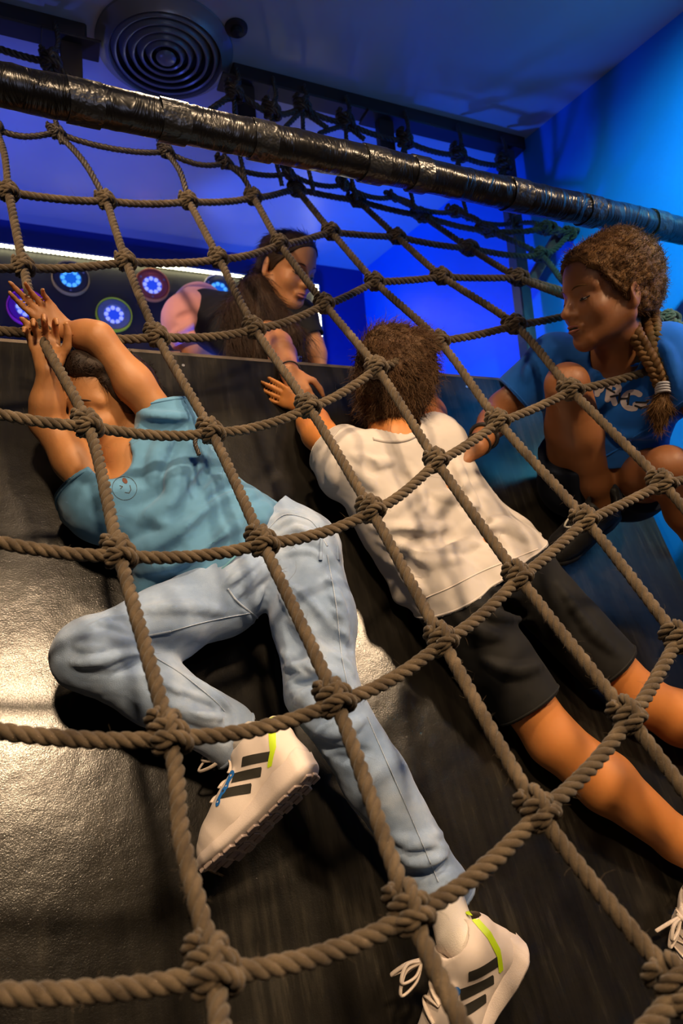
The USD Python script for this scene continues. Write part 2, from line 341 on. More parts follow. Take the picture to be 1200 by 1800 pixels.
# ------------------------------------------------------------------ ceiling rail with brackets, post, brace
M_rail = mat('rail_paint', (.014, .011, .011), .5, .2, 90, color2=(.024, .016, .013), vscale=14)
BY = 1.66
rail = thing('ceiling_rail', 'dark timber rail along the ceiling that the net hangs from', 'rail', (0, BY, CEIL))
bx0, bx1 = CP(150, 66)[0], CP(398, 140)[0]
obj('beam', box((-.9, BY - .03, CEIL - .045), (bx0, BY + .03, CEIL), .004), M_rail, rail)
obj('beam', box((bx1, BY - .03, CEIL - .045), (WX(BY) - .005, BY + .03, CEIL), .004), M_rail, rail)
TZ = EYE[2] + 1.16
for px in (125, 431, 672):
    r = ray(px, 100 if px < 300 else 190); x = (r * (BY / r[1]))[0]
    rb = ray(px, 152 + .214 * px); zb = (EYE + rb * (BY / rb[1]))[2]
    obj('bracket', box((x - .026, BY - .014, zb), (x + .026, BY + .012, CEIL - .04), .002), M_rail, rail)
    obj('bracket_plate', box((x - .07, BY - .036, CEIL - .052), (x + .07, BY + .034, CEIL - .044), .002), M_rail, rail)
rr = np.array([[x, BY - .03, TZ + .0 + .012 * math.sin(x * 5)] for x in np.linspace(-.9, WX(BY) - .02, 60)])
M_tape = mat('black_tape', (.012, .012, .012), .30, .5, 60, bdist=.006, spec=.6)
post = thing('steel_post', 'dark steel post standing by the right wall behind the net', 'post', (1.455, BY, PLZ))
M_post = mat('post_paint', (.045, .04, .05), .35, .1, 60, spec=.6)
obj('upright', box((1.43, BY - .02, PLZ), (1.475, BY + .025, CEIL - .05), .004), M_post, post)
obj('foot_plate', box((1.38, BY - .05, PLZ), (1.50, BY + .06, PLZ + .008), .002), M_post, post)
brace = thing('timber_brace', "slanted brown timber brace by the right wall behind the girl's head", 'brace')
r0, r1 = P(985, 405, 2.16), P(930, 500, 2.10)
obj('brace_bar', bar(r0, r1 , .030, .03, bevel=.003), mat('brace_wood', (.13, .05, .035), .55, .2, 60, color2=(.09, .035, .03), vscale=20), brace)

# ------------------------------------------------------------------ padded pole across the front
PAY, PAZ = 1.03, EYE[2] + .811
M_pad = usdkit.material(stage, '/World/Looks/pole_padding', {
    'tc': ('texture_coordinate', {}), 'p': ('principled_bsdf', {'base_color': (.006, .0055, .0055), 'roughness': .27, 'specular_ior_level': .5}),
    'mp': ('mapping', {'scale': (26, 9, 9)}), 'n': ('noise_texture', {'scale': 1.0, 'detail': 4.0, 'roughness': .6, 'distortion': .8}),
    'b': ('bump', {'strength': .55, 'distance': .012})},
    [('tc.object', 'mp.vector'), ('mp.vector', 'n.vector'), ('n.fac', 'b.height'), ('b.normal', 'p.normal')], surface='p.BSDF')
pole = thing('padded_pole', 'long horizontal pole wrapped in black tape and padding, above the net', 'pole', (0, PAY, PAZ))
xs = np.arange(-.9, WX(PAY) - .02, .006); ang = np.arange(28) * 2 * np.pi / 28
vx, va = np.meshgrid(xs, ang, indexing='ij')
rad = .0305 + .0022 * (fbm(np.stack([vx * 9, np.cos(va) * 1.5, np.sin(va) * 1.5], -1), 3, 3) - .5) * 2
wr = np.abs(np.modf((vx * 11 + va * .12 + 40))[0] - .5) * 2; rad = rad + .0011 * np.clip((wr - .8) * 5, 0, 1)
rad = rad + .003 * (fbm(np.stack([vx * 40, np.cos(va) * 3, np.sin(va) * 3], -1), 3, 9) - .5)
pv = np.stack([vx, PAY + rad * np.cos(va), PAZ + rad * np.sin(va)], -1).reshape(-1, 3); nn_ = len(ang)
i = np.arange(len(xs) - 1)[:, None] * nn_; j = np.arange(nn_)[None]; k = (j + 1) % nn_
pf = np.stack([i + j, i + nn_ + j, i + nn_ + k, i + k], -1).reshape(-1, 4)
obj('padding', (pv, np.vstack([pf[:, [0, 1, 2]], pf[:, [0, 2, 3]]])), M_pad, pole, smooth=True)
def tape_band(px, w, m, r=.0335):
    rr_ = ray(px, 148 + .214 * px); x = (rr_ * (PAY / rr_[1]))[0]
    return lathe_x(x, w, r)
def lathe_x(x, w, r):
    n = 28; a = np.arange(n) * 2 * np.pi / n; prof = [(-w / 2, r - .004), (-w / 2, r), (w / 2, r), (w / 2, r - .004)]; m = 4; f = []
    v = np.array([[x + h + .003 * math.sin(2 * t), PAY + (q + .0008 * math.sin(5 * t)) * math.cos(t), PAZ + (q + .0008 * math.sin(5 * t)) * math.sin(t)] for t in a for h, q in prof])
    for i in range(n):
        for j in range(m): 
            A, B, C, D = i * m + j, i * m + (j + 1) % m, ((i + 1) % n) * m + (j + 1) % m, ((i + 1) % n) * m + j; f += [[A, B, C], [A, C, D]]
    t = trimesh.Trimesh(v, f, process=False); t.fix_normals(); return t
for px, w in ((150, .05), (305, .045), (460, .04), (655, .045), (735, .035), (905, .045), (1035, .04), (1150, .04)):
    obj('tape_band', tape_band(px, w, None), M_tape, pole, smooth=40)

# ------------------------------------------------------------------ the climbing net
M_rope = usdkit.material(stage, '/World/Looks/rope_hemp', {
    'tc': ('texture_coordinate', {}), 'p': ('principled_bsdf', {'roughness': .85, 'specular_ior_level': .2, 'sheen_weight': .15}),
    'n': ('noise_texture', {'scale': 35.0, 'detail': 4.0, 'roughness': .6}), 'f': ('noise_texture', {'scale': 900.0, 'detail': 2.0}),
    'r': ('rgb_ramp', {'ramp': [(.3, (.042, .029, .017)), (.52, (.078, .056, .033)), (.72, (.125, .091, .056))]}),
    'b': ('bump', {'strength': .6, 'distance': .0015})},
    [('tc.object', 'n.vector'), ('tc.object', 'f.vector'), ('n.fac', 'r.fac'), ('r.color', 'p.base_color'), ('f.fac', 'b.height'), ('b.normal', 'p.normal')], surface='p.BSDF')
M_ropedark = mat('rope_taped_dark', (.022, .017, .014), .5, .5, 300, color2=(.045, .033, .025), vscale=30)
NODES = {'T': {0: (-150, 215, 1.468), 1: (-8, 224, 1.591), 2: (100, 232, 1.72), 3: (292, 266, 1.843), 4: (396, 286, 1.996), 5: (508, 304, 2.139), 6: (605, 324, 2.249), 7: (692, 346, 2.285), 8: (800, 372, 2.204), 9: (905, 392, 2.027)},
    'A': {0: (-150, 335, 1.356), 1: (15, 338, 1.479), 2: (187, 353, 1.603), 3: (332, 354, 1.707), 4: (446, 347, 1.829), 5: (522, 333, 1.955), 6: (628, 352, 2.056), 7: (742, 379, 2.11), 8: (858, 405, 2.113), 9: (962, 401, 2.125)},
    'B': {0: (-140, 455, 1.236), 1: (42, 470, 1.353), 2: (222, 460, 1.46), 3: (385, 455, 1.563), 4: (493, 430, 1.677), 5: (583, 408, 1.802), 6: (698, 416, 1.903), 7: (825, 436, 1.974), 8: (949, 448, 2.062), 9: (1012, 412, 2.219)},
    'C': {0: (-120, 555, 1.096), 1: (70, 585, 1.208), 2: (277, 592, 1.315), 3: (448, 578, 1.419), 4: (571, 535, 1.53), 5: (660, 496, 1.651), 6: (777, 486, 1.742), 7: (912, 488, 1.803), 8: (1015, 515, 1.884)},
    'D': {0: (-90, 705, 0.955), 1: (155, 748, 1.061), 2: (372, 760, 1.165), 3: (543, 716, 1.264), 4: (663, 648, 1.375), 5: (772, 600, 1.489), 6: (905, 571, 1.575), 7: (1045, 545, 1.628), 8: (1176, 561, 1.692)},
    'E': {0: (-100, 930, 0.8), 1: (210, 975, 0.893), 2: (462, 955, 0.989), 3: (653, 898, 1.091), 4: (768, 812, 1.205), 5: (877, 742, 1.317), 6: (1005, 687, 1.399), 7: (1165, 645, 1.448), 8: (1300, 640, 1.506)},
    'F': {0: (-130, 1265, 0.646), 1: (298, 1295, 0.727), 2: (590, 1233, 0.811), 3: (778, 1128, 0.913), 4: (912, 1015, 1.024), 5: (1030, 915, 1.134), 6: (1165, 850, 1.229), 7: (1320, 815, 1.302)},
    'G': {0: (-190, 1745, 0.504), 1: (375, 1710, 0.567), 2: (722, 1605, 0.646), 3: (948, 1428, 0.745), 4: (1105, 1262, 0.856), 5: (1193, 1125, 0.973), 6: (1320, 1040, 1.085)},
    'H': {1: (410, 2080, 0.42), 2: (900, 1980, 0.512), 3: (1195, 1740, 0.617), 4: (1330, 1560, 0.735), 5: (1400, 1400, 0.869)}}
TOPY = 1.635
NP_ = {}
for r, row in NODES.items():
    for c, (x, y, z) in row.items():
        if r == 'T': z = TOPY / ray(x, y)[1]
        if (r, c) == ('B', 9): z = 2.12
        if (r, c) == ('A', 9): z = 2.10
        q = P(x, y, z); q[0] = min(q[0], WX(q[1]) - .03)
        NP_[(r, c)] = q
DR = .0182
net = thing('climbing_net', 'knotted brown rope climbing net hanging in front of the ramp', 'climbing net', (0.6, BY, TZ))
rows, cols = 'TABCDEFGH', range(0, 10)
def sag_path(ps, sag):
    out = []
    q = catmull(ps, 10, .42); n = len(ps) - 1
    for i in range(n):
        seg = q[i * 10:(i + 1) * 10 + (1 if i == n - 1 else 0)].copy(); t = np.linspace(0, 1, 11)[:len(seg)]
        seg[:, 2] -= sag * 4 * t * (1 - t) * (1 if True else 0); out.append(seg)
    return np.vstack(out)
rope_paths = []
for r in rows:
    ps = [NP_[(r, c)] for c in cols if (r, c) in NP_]
    path = sag_path(ps, .006 if r != 'T' else .02); rope_paths.append(path)
    obj('row_rope', rope(path, DR if r != 'T' else .015, phase=ord(r)), M_rope if r != 'T' else M_ropedark, net, smooth=True, label='dark taped rope along the top of the net' if r == 'T' else None)
for c in cols:
    ps = [NP_[(r, c)] for r in rows if (r, c) in NP_]
    if len(ps) < 2: continue
    if ('T', c) in NP_ and ('A', c) in NP_:
        top = catmull([NP_[('T', c)], (NP_[('T', c)] + NP_[('A', c)]) / 2 + np.array([.006, -.01, .004]), NP_[('A', c)]], 8)
        dark = c in (2, 3, 4, 8, 9)
        obj('column_rope_end', rope(top, .0155, phase=c), M_ropedark if dark else M_rope, net, smooth=True, label='dark taped upper end of a column rope' if dark else None)
        ps = ps[1:]
    if c == 1: ps = ps[:-2] + [P(319, 1475, .648)] + ps[-2:]
    path = catmull(ps, 12, .45); rope_paths.append(path)
    obj('column_rope', rope(path, DR, phase=c * 1.7), M_rope, net, smooth=True)
rk = np.random.default_rng(11)
def knot(q, rd, cd, D, mat_=M_rope):
    """a hitch: the column rope coils round the crossing"""
    n = unit(np.cross(rd, cd)); rd = unit(rd); cd = unit(cd)
    if n @ (EYE - q) < 0: n = -n
    w = .78 * D; ph = rk.uniform(-.3, .3); R1 = D * rk.uniform(.86, .98)
    t = np.linspace(0, 1, 60); a = 2 * np.pi * 2.15 * t + 2.4 + ph
    off = (-1.05 + 1.75 * t) * D
    coil = q + np.outer(np.cos(a) * R1, rd) + np.outer(np.sin(a) * R1 * 1.02, n) + np.outer(-off * -1, cd) + np.outer(.35 * D * np.cos(a), cd)
    a2 = np.linspace(.2, 2 * np.pi + .2, 34)
    diag = unit(rd * .55 - cd * .85)
    oth = unit(np.cross(n, diag))
    loop = q + np.outer(np.cos(a2) * D * 1.12, diag) + np.outer(np.sin(a2) * D * 1.02, n) + np.outer(.22 * D * np.sin(a2 * 2), oth) - cd * .25 * D
    return join(rope(coil, w, 2.6, 6, 9, ph), rope(loop, w * .95, 2.6, 6, 9, ph + 1))
for r in rows:
    for c in cols:
        if (r, c) not in NP_: continue
        x, y, _ = NODES[r][c]
        if not (-60 < x < 1260 and -60 < y < 1880): continue
        q = NP_[(r, c)]
        rd = NP_.get((r, c + 1), q) - NP_.get((r, c - 1), q)
        i = rows.index(r); up = NP_.get((rows[i - 1], c), q) if i else q; dn = NP_.get((rows[i + 1], c), q) if i < len(rows) - 1 else q
        cd = dn - up
        if np.linalg.norm(rd) < .01 or np.linalg.norm(cd) < .01: continue
        obj('knot', knot(q, rd, cd, DR if r != 'T' else .015, M_rope), M_rope if r != 'T' else M_ropedark, net, smooth=True)
# stray fibres standing off the ropes
fib = []
for path in rope_paths:
    p = resample(path, .004); t, X, Y = frames(p)
    k = rk.integers(0, len(p), int(len(p) * .9))
    for i in k:
        a = rk.uniform(0, 2 * np.pi); d = np.cos(a) * X[i] + np.sin(a) * Y[i]; L = rk.gamma(2.0, .0028)
        b = p[i] + d * DR * .47; dd = unit(d * rk.uniform(.3, 1) + t[i] * rk.normal(0, .8)); bend = unit(rk.normal(size=3))
        fib.append(np.stack([b, b + dd * L * .5, b + dd * L + bend * L * .3]))
for (px, py, z), (dx, dy) in (((1050, 895, 1.12), (-18, 32)), ((70, 435, 1.37), (-12, 22)), ((350, 770, 1.16), (6, 30))):
    a = P(px, py, z); b = P(px + dx * .4, py + dy * .5, z - .005); e = P(px + dx, py + dy, z - .01); fib.append(catmull([a, b, e], 4))
curves('rope_fibres', fib, .00035, M_rope, net)
tail = catmull([P(374, 765, 1.155), P(372, 778, 1.145), P(345, 780, 1.14), P(346, 803, 1.13)], 8) if False else catmull([P(345, 766, 1.15), P(343, 780, 1.14), P(350, 800, 1.135)], 8)
obj('rope_tail', rope(tail, .008, 2.3, 6), M_ropedark, net, smooth=True)
# lashings that tie the net to the rail
upper = {1: (-60, 60), 2: (90, 110), 4: (412, 165), 5: (478, 196), 6: (532, 190), 7: (608, 215), 8: (712, 247), 9: (806, 272), 10: (886, 290)}
lash = thing('rope_lashing', 'dark rope lashing knotted between the ceiling rail and the net', 'rope lashing', (.6, BY, TZ + .2))
def UP(px, py): 
    r = ray(px, py); return EYE + r * ((BY - .045) / r[1])
lp = [UP(*v) for v in list(upper.values())[:2] + [(175, 165), (290, 225)] + list(upper.values())[2:]]
obj('lashing_rope', rope(sag_path(lp, .012), .017), M_ropedark, lash, smooth=True)
for v in list(upper.values()):
    q = UP(*v); obj('lashing_knot', knot(q, np.array([1., 0, 0]), np.array([.1, 0, -1.]), .021), M_ropedark, lash, smooth=True)
    z0 = q[2]; top = np.array([q[0] + .01, BY - .04, CEIL - .03]); bot = np.array([q[0] + .02, BY - .03, TZ])
    obj('lashing_tie', rope(catmull([top, (top + q) / 2 + [.012, 0, 0], q, (q + bot) / 2 - [.01, 0, 0], bot], 6), .013), M_ropedark, lash, smooth=True)
for a, b in (((530, 195), (500, 225)), ((530, 195), (575, 225)), ((608, 220), (640, 245)), ((620, 215), (560, 235)), ((712, 250), (706, 275)), ((806, 272), (803, 300)), ((885, 290), (875, 318))):
    obj('lashing_strand', rope(np.linspace(UP(*a), UP(*b), 8), .015), M_ropedark, lash, smooth=True)

# ------------------------------------------------------------------ sculpting: smooth unions of tapered limbs on a grid, meshed with surface nets
class Sculpt:
    def __init__(s, pts, pad=.12, h=.0038):
        pts = np.asarray(pts, float); s.h = h; s.lo = pts.min(0) - pad
        s.n = np.ceil((pts.max(0) + pad - s.lo) / h).astype(int) + 1
        s.f = np.full(s.n, .5, np.float32)
    def _block(s, lo, hi):
        a = np.clip(np.floor((lo - s.lo) / s.h).astype(int), 0, s.n); b = np.clip(np.ceil((hi - s.lo) / s.h).astype(int) + 1, 0, s.n)
        if (b <= a).any(): return None, None
        g = [(s.lo[k] + s.h * np.arange(a[k], b[k])).astype(np.float32) for k in range(3)]
        return tuple(slice(a[k], b[k]) for k in range(3)), (g[0][:, None, None], g[1][None, :, None], g[2][None, None, :])
    def _mix(s, sl, d, k, op):
        f = s.f[sl]
        if op == 'add':
            if k <= 0: s.f[sl] = np.minimum(f, d); return
            t = np.clip(.5 + .5 * (f - d) / k, 0, 1); s.f[sl] = f + (d - f) * t - k * t * (1 - t)
        elif op == 'sub':
            d = -d; k = max(k, 1e-5); t = np.clip(.5 + .5 * (d - f) / k, 0, 1); s.f[sl] = f + (d - f) * t + k * t * (1 - t)
    def cone(s, a, ra, b=None, rb=None, k=.012, op='add'):
        a = np.asarray(a, float); b = a if b is None else np.asarray(b, float); rb = ra if rb is None else rb
        m = max(ra, rb) + k * 1.5 + 4 * s.h
        sl, g = s._block(np.minimum(a, b) - m, np.maximum(a, b) + m)
        if sl is None: return s
        ab = b - a; L2 = max(float(ab @ ab), 1e-12)
        q = [g[i] - np.float32(a[i]) for i in range(3)]
        t = np.clip((q[0] * ab[0] + q[1] * ab[1] + q[2] * ab[2]) / L2, 0, 1).astype(np.float32)
        d = np.sqrt((q[0] - t * np.float32(ab[0]))**2 + (q[1] - t * np.float32(ab[1]))**2 + (q[2] - t * np.float32(ab[2]))**2) - (ra + (rb - ra) * t)
        s._mix(sl, d.astype(np.float32), k, op); return s
    def chain(s, pts, rs, k=.012, op='add'):
        for i in range(len(pts) - 1): s.cone(pts[i], rs[i], pts[i + 1], rs[i + 1], k, op)
        return s
    def ell(s, c, r, axes=np.eye(3), k=.012, op='add'):
        c = np.asarray(c, float); r = np.asarray(r, float); m = r.max() + k * 1.5 + 4 * s.h
        sl, g = s._block(c - m, c + m)
        if sl is None: return s
        q = [g[i] - np.float32(c[i]) for i in range(3)]
        u = [(q[0] * axes[i][0] + q[1] * axes[i][1] + q[2] * axes[i][2]) for i in range(3)]
        k0 = np.sqrt(sum((u[i] / r[i])**2 for i in range(3))); k1 = np.sqrt(sum((u[i] / r[i]**2)**2 for i in range(3)))
        d = k0 * (k0 - 1) / np.maximum(k1, 1e-6); s._mix(sl, d.astype(np.float32), k, op); return s
    def plane(s, p, n, radius, k=.004):
        """cut away everything on the side of n, within radius of p"""
        p = np.asarray(p, float); n = unit(n); sl, g = s._block(p - radius, p + radius)
        if sl is None: return s
        d = (g[0] - p[0]) * n[0] + (g[1] - p[1]) * n[1] + (g[2] - p[2]) * n[2]
        inside = ((g[0] - p[0])**2 + (g[1] - p[1])**2 + (g[2] - p[2])**2) < radius**2
        f = s.f[sl]; s.f[sl] = np.where(inside, np.maximum(f, d.astype(np.float32)), f); return s
    def at(s, p):
        q = (np.asarray(p, float) - s.lo) / s.h; i = np.clip(np.floor(q).astype(int), 0, s.n - 2); t = np.clip(q - i, 0, 1); out = 0
        for a, b, c in np.ndindex(2, 2, 2):
            w = (t[..., 0] if a else 1 - t[..., 0]) * (t[..., 1] if b else 1 - t[..., 1]) * (t[..., 2] if c else 1 - t[..., 2])
            out = out + w * s.f[i[..., 0] + a, i[..., 1] + b, i[..., 2] + c]
        ok = ((q >= 0) & (q <= s.n - 1)).all(-1)
        return np.where(ok, out, .5)
    def hit(s, o, d, t0=0.0, t1=3.0):
        """first surface point along o + t d (arrays), or nan"""
        o = np.broadcast_to(np.asarray(o, float), np.shape(d)); d = np.asarray(d, float); d = d / np.linalg.norm(d, axis=-1, keepdims=True)
        t = np.arange(t0, t1, s.h * .7); lo_t = np.full(d.shape[:-1], np.nan)
        for i in np.ndindex(*d.shape[:-1]):
            v = s.at(o[i] + t[:, None] * d[i]); k = np.flatnonzero(v < 0)
            if len(k):
                k = k[0]; lo_t[i] = t[k] if k == 0 else t[k - 1] + (t[k] - t[k - 1]) * v[k - 1] / (v[k - 1] - v[k] + 1e-9)
        return o + lo_t[..., None] * d
    def px(s, pts):
        """surface points seen at pixels of the photograph (nan where nothing is hit)"""
        pts = np.asarray(pts, float); d = np.array([ray(*p) for p in pts]); return s.hit(EYE, d, .2, 3.2)
    def folds(s, lines, r=.009, k=.009, lift=.68, gain=1.4):
        """cloth folds: soft ridges along lines given in pixels; r < 0 presses a crease in"""
        for ln in lines:
            rr = r
            if isinstance(ln, tuple) and not np.ndim(ln[1]): ln, rr = ln
            q = s.px(catmull(np.array([(x, y, 0) for x, y in ln], float), 4)[:, :2]); q = q[~np.isnan(q).any(1)]
            if len(q) < 2: continue
            q = q[np.r_[True, np.linalg.norm(np.diff(q, axis=0), axis=1) < .12]]
            n = len(q); w = np.sin(np.linspace(.25, np.pi - .25, n))**.6
            for i in range(n - 1):
                d = unit(EYE - q[i]); a = abs(rr) * gain
                sh = d * a * ((lift - 1 + .0) if rr > 0 else (1 - lift - .0)) 
                s.cone(q[i] + sh, a * w[i], q[i + 1] + sh, a * w[i + 1], k, 'add' if rr > 0 else 'sub')
        return s
    def noise(s, amp, scale, seed=0, oct=3, stretch=(1, 1, 1)):
        i = np.argwhere(np.abs(s.f) < .02 + amp); p = (s.lo + i * s.h) * scale * np.asarray(stretch)
        s.f[i[:, 0], i[:, 1], i[:, 2]] += (amp * 2 * (fbm(p, oct, seed) - .5)).astype(np.float32); return s
    def layer(s):
        L = object.__new__(Sculpt); L.h, L.lo, L.n = s.h, s.lo, s.n; L.f = np.full(s.n, .5, np.float32); return L
    def merge(s, L, k=.006): s._mix(tuple(slice(0, q) for q in s.n), L.f, k, 'add'); return s
    def mesh(s, relax=1):
        f = s.f; n = s.n; ins = f < 0
        cnt = np.zeros(n - 1, np.uint8)
        for a, b, c in np.ndindex(2, 2, 2): cnt += ins[a:n[0] - 1 + a, b:n[1] - 1 + b, c:n[2] - 1 + c]
        act = (cnt > 0) & (cnt < 8); ids = np.full(n - 1, -1, np.int64); N = int(act.sum()); ids[act] = np.arange(N)
        acc, num, quads = np.zeros((N, 3)), np.zeros(N), []
        for ax in range(3):
            lo_ = [slice(None)] * 3; hi_ = [slice(None)] * 3; lo_[ax] = slice(0, -1); hi_[ax] = slice(1, None)
            e = np.argwhere(ins[tuple(lo_)] != ins[tuple(hi_)])
            e2 = e.copy(); e2[:, ax] += 1; v0, v1 = f[tuple(e.T)], f[tuple(e2.T)]; t = v0 / (v0 - v1)
            pos = e.astype(float); pos[:, ax] += t
            u, w = (ax + 1) % 3, (ax + 2) % 3; cell = []
            for du, dw in ((0, 0), (-1, 0), (-1, -1), (0, -1)):
                c = e.copy(); c[:, u] += du; c[:, w] += dw
                ok = ((c >= 0) & (c < n - 1)).all(1); j = np.full(len(c), -1); j[ok] = ids[tuple(c[ok].T)]; cell.append(j)
                g = j >= 0
                for k in range(3): acc[:, k] += np.bincount(j[g], pos[g, k], N)
                num += np.bincount(j[g], minlength=N)
            q = np.stack(cell, 1); flip = v0 > 0; q[flip] = q[flip][:, ::-1]; quads.append(q[(q >= 0).all(1)])
        v = s.lo + s.h * acc / np.maximum(num, 1)[:, None]; q = np.vstack(quads)
        for _ in range(relax):                                      # a little smoothing along the quads' edges
            A = np.zeros_like(v); c = np.zeros(N)
            for a, b in ((0, 1), (1, 2), (2, 3), (3, 0)):
                for x, y in ((a, b), (b, a)):
                    for k in range(3): A[:, k] += np.bincount(q[:, x], v[q[:, y], k], N)
                    c += np.bincount(q[:, x], minlength=N)
            v = v + .5 * (A / np.maximum(c, 1)[:, None] - v)
        tri = np.vstack([q[:, [0, 1, 2]], q[:, [0, 2, 3]]])
        return v, tri

def hem_ring(m, p, n, r, material, parent, name='hem', back=.006, lift=.0):
    """a sewn edge: a thin roll along the outermost section of a garment near p"""
    t = trimesh.Trimesh(*m, process=False); n = unit(n); s = t.section(plane_origin=np.asarray(p) - n * back, plane_normal=n)
    if s is None: return
    best = None
    for d in s.discrete:
        L = np.linalg.norm(np.diff(d, axis=0), axis=1).sum(); c = d.mean(0)
        if np.linalg.norm(c - p) < .16 and L > .12 and (best is None or L > best[0]): best = (L, d)
    if best is None: return
    q = resample(best[1], .006); k = len(q) - 1
    w = np.array([q[:-1][(np.arange(k) + o) % k] for o in (-2, -1, 0, 1, 2)]).mean(0); w = np.vstack([w, w[:2]])
    obj(name, tube(w, r, 6, cap=False), material, parent, smooth=True)
class Frame:
    """right, forward, up axes at a point, scaled"""
    def __init__(s, o, fwd, up, k=1.0):
        s.o = np.asarray(o, float); s.f = unit(fwd); s.r = unit(np.cross(s.f, up)); s.u = np.cross(s.r, s.f); s.k = k; s.axes = np.array([s.r, s.f, s.u])
    def __call__(s, x, y, z): return s.o + s.k * (x * s.r + y * s.f + z * s.u)
def cam_dir(dx, dy, dz): return RC @ np.array([dx, dy, dz], float)      # a direction given as right, down, away in the picture

def head(S, F, ears=True, eyes_k=1.0):
    """a head of about 0.21 m at scale 1: skull, jaw, cheeks, nose, brow, eye sockets, lips, ears"""
    k = F.k; c = lambda a, ra, b=None, rb=None, kk=.012, op='add': S.cone(F(*a), ra * k, None if b is None else F(*b), None if rb is None else rb * k, kk * k, op)
    S.ell(F(0, -.014, .028), np.array([.071, .090, .078]) * k, F.axes, .01 * k)
    S.ell(F(0, .030, -.025), np.array([.056, .060, .076]) * k, F.axes, .02 * k)
    for s in (-1, 1):
        c((s * .050, -.004, -.045), .022, (s * .016, .062, -.086), .017, .02)
        c((s * .034, .058, -.026), .025, kk=.02)
        c((s * .012, .084, .020), .009, (s * .046, .064, .018), .010, .014)
    c((0, .066, -.090), .019, kk=.018)
    c((0, .050, .050), .045, kk=.03)
    for s in (-1, 1):
        c((s * .031, .101, -.001), .013, (s * .040, .096, -.001), .012, .012, 'sub')
        c((s * .031, .0705, -.001), .0150 , kk=.005)
    c((0, .086, .006), .0075, (0, .107, -.030), .0105, .012)
    for s in (-1, 1):
        c((s * .0105, .094, -.034), .0080, kk=.008)
    c((0, .089, -.050), .010, (0, .086, -.064), .010, .012)
    c((-.020, .084, -.058), .006, (0, .094, -.0545), .0062, .005); c((.020, .084, -.058), .006, (0, .094, -.0545), .0062, .005)
    c((-.017, .083, -.066), .006, (.017, .083, -.066), .006, .006); c((0, .090, -.0665), .0065, kk=.006)
    c((-.022, .094, -.0612), .0022, (0, .103, -.0608), .0022, .003, 'sub'); c((.022, .094, -.0612), .0022, (0, .103, -.0608), .0022, .003, 'sub')
    c((0, .093, -.077), .006, kk=.010, op='sub')
    if ears:
        for s in (-1, 1):
            ax = np.array([unit(F.r * s * .9 - F.f * .45), unit(F.f * .9 + F.r * s * .45), F.u])
            S.ell(F(s * .073, -.012, -.008), np.array([.008, .018, .030]) * k, ax, .006 * k)
            S.ell(F(s * .083, -.008, -.006), np.array([.006, .009, .017]) * k, ax, .004 * k, 'sub')
            c((s * .070, -.004, -.032), .009, kk=.006)
def face_parts(F, parent, m_lip, m_brow, m_lash, m_eye, open_=.0, m_iris=None, mouth_open=False):
    """lips, brows, eyes as children"""
    k = F.k
    for s in (-1, 1):
        b = np.array([F(s * .013, .0945, .0175), F(s * .024, .0925, .0225), F(s * .036, .085, .0225), F(s * .048, .072, .017)])
        obj('eyebrow', tube(catmull(b, 5), np.interp(np.linspace(0, 1, 16), [0, .3, 1], [.0022, .0030, .0012]) * k, 6, flat=.6), m_brow, parent, smooth=True)
        l = np.array([F(s * .0185, .0810, -.0050), F(s * .025, .0858, -.0085), F(s * .033, .0865, -.0092), F(s * .041, .0815, -.0065), F(s * .0455, .0762, -.0035)])
        if open_ > 0:
            def lens(rad, c0, c1, cut):
                e = trimesh.creation.icosphere(4, rad * k); e.apply_translation(c0)
                for n_, d_ in cut: e = trimesh.intersections.slice_mesh_plane(e, n_, c1 + n_ * d_ * k)
                return e
            c0 = F(s * .031, .0708, -.0030); c1 = F(s * .0315, .0812, -.0055); hgt = .0050 * open_
            obj('eyeball', lens(.0156, c0, c1, [(F.u, -hgt), (-F.u, -hgt), (F.r, -.0100), (-F.r, -.0100), (F.f, -.006)]), m_eye, parent, smooth=True)
            obj('iris', lens(.0159, c0, c1 , [(F.u, -hgt), (-F.u, -hgt), (F.r, -.0042), (-F.r, -.0042), (F.f, -.004)]), m_lash, parent, smooth=True)
            l = l + F.u * .0035 * open_ * k
        obj('eyelash', tube(catmull(l, 4), .0013 * k, 6), m_lash, parent, smooth=True)
    up = np.array([F(-.0215, .0855, -.0600), F(-.010, .0965, -.0565), F(0, .1000, -.0572), F(.010, .0965, -.0565), F(.0215, .0855, -.0600)])
    dn = np.array([F(-.0205, .0850, -.0630), F(-.010, .0945, -.0660), F(0, .0968, -.0668), F(.010, .0945, -.0660), F(.0205, .0850, -.0630)])
    wv = np.sin(np.linspace(.12, np.pi - .12, 17))
    obj('lip', tube(catmull(up, 4), .0034 * k * wv, 8), m_lip, parent, smooth=True); obj('lip', tube(catmull(dn, 4), .0042 * k * wv, 8), m_lip, parent, smooth=True)
    if mouth_open:
        obj('mouth', tube(catmull((up + dn) / 2 - F.f * .001, 4), .0022 * k * wv, 8), m_lash, parent, smooth=True)

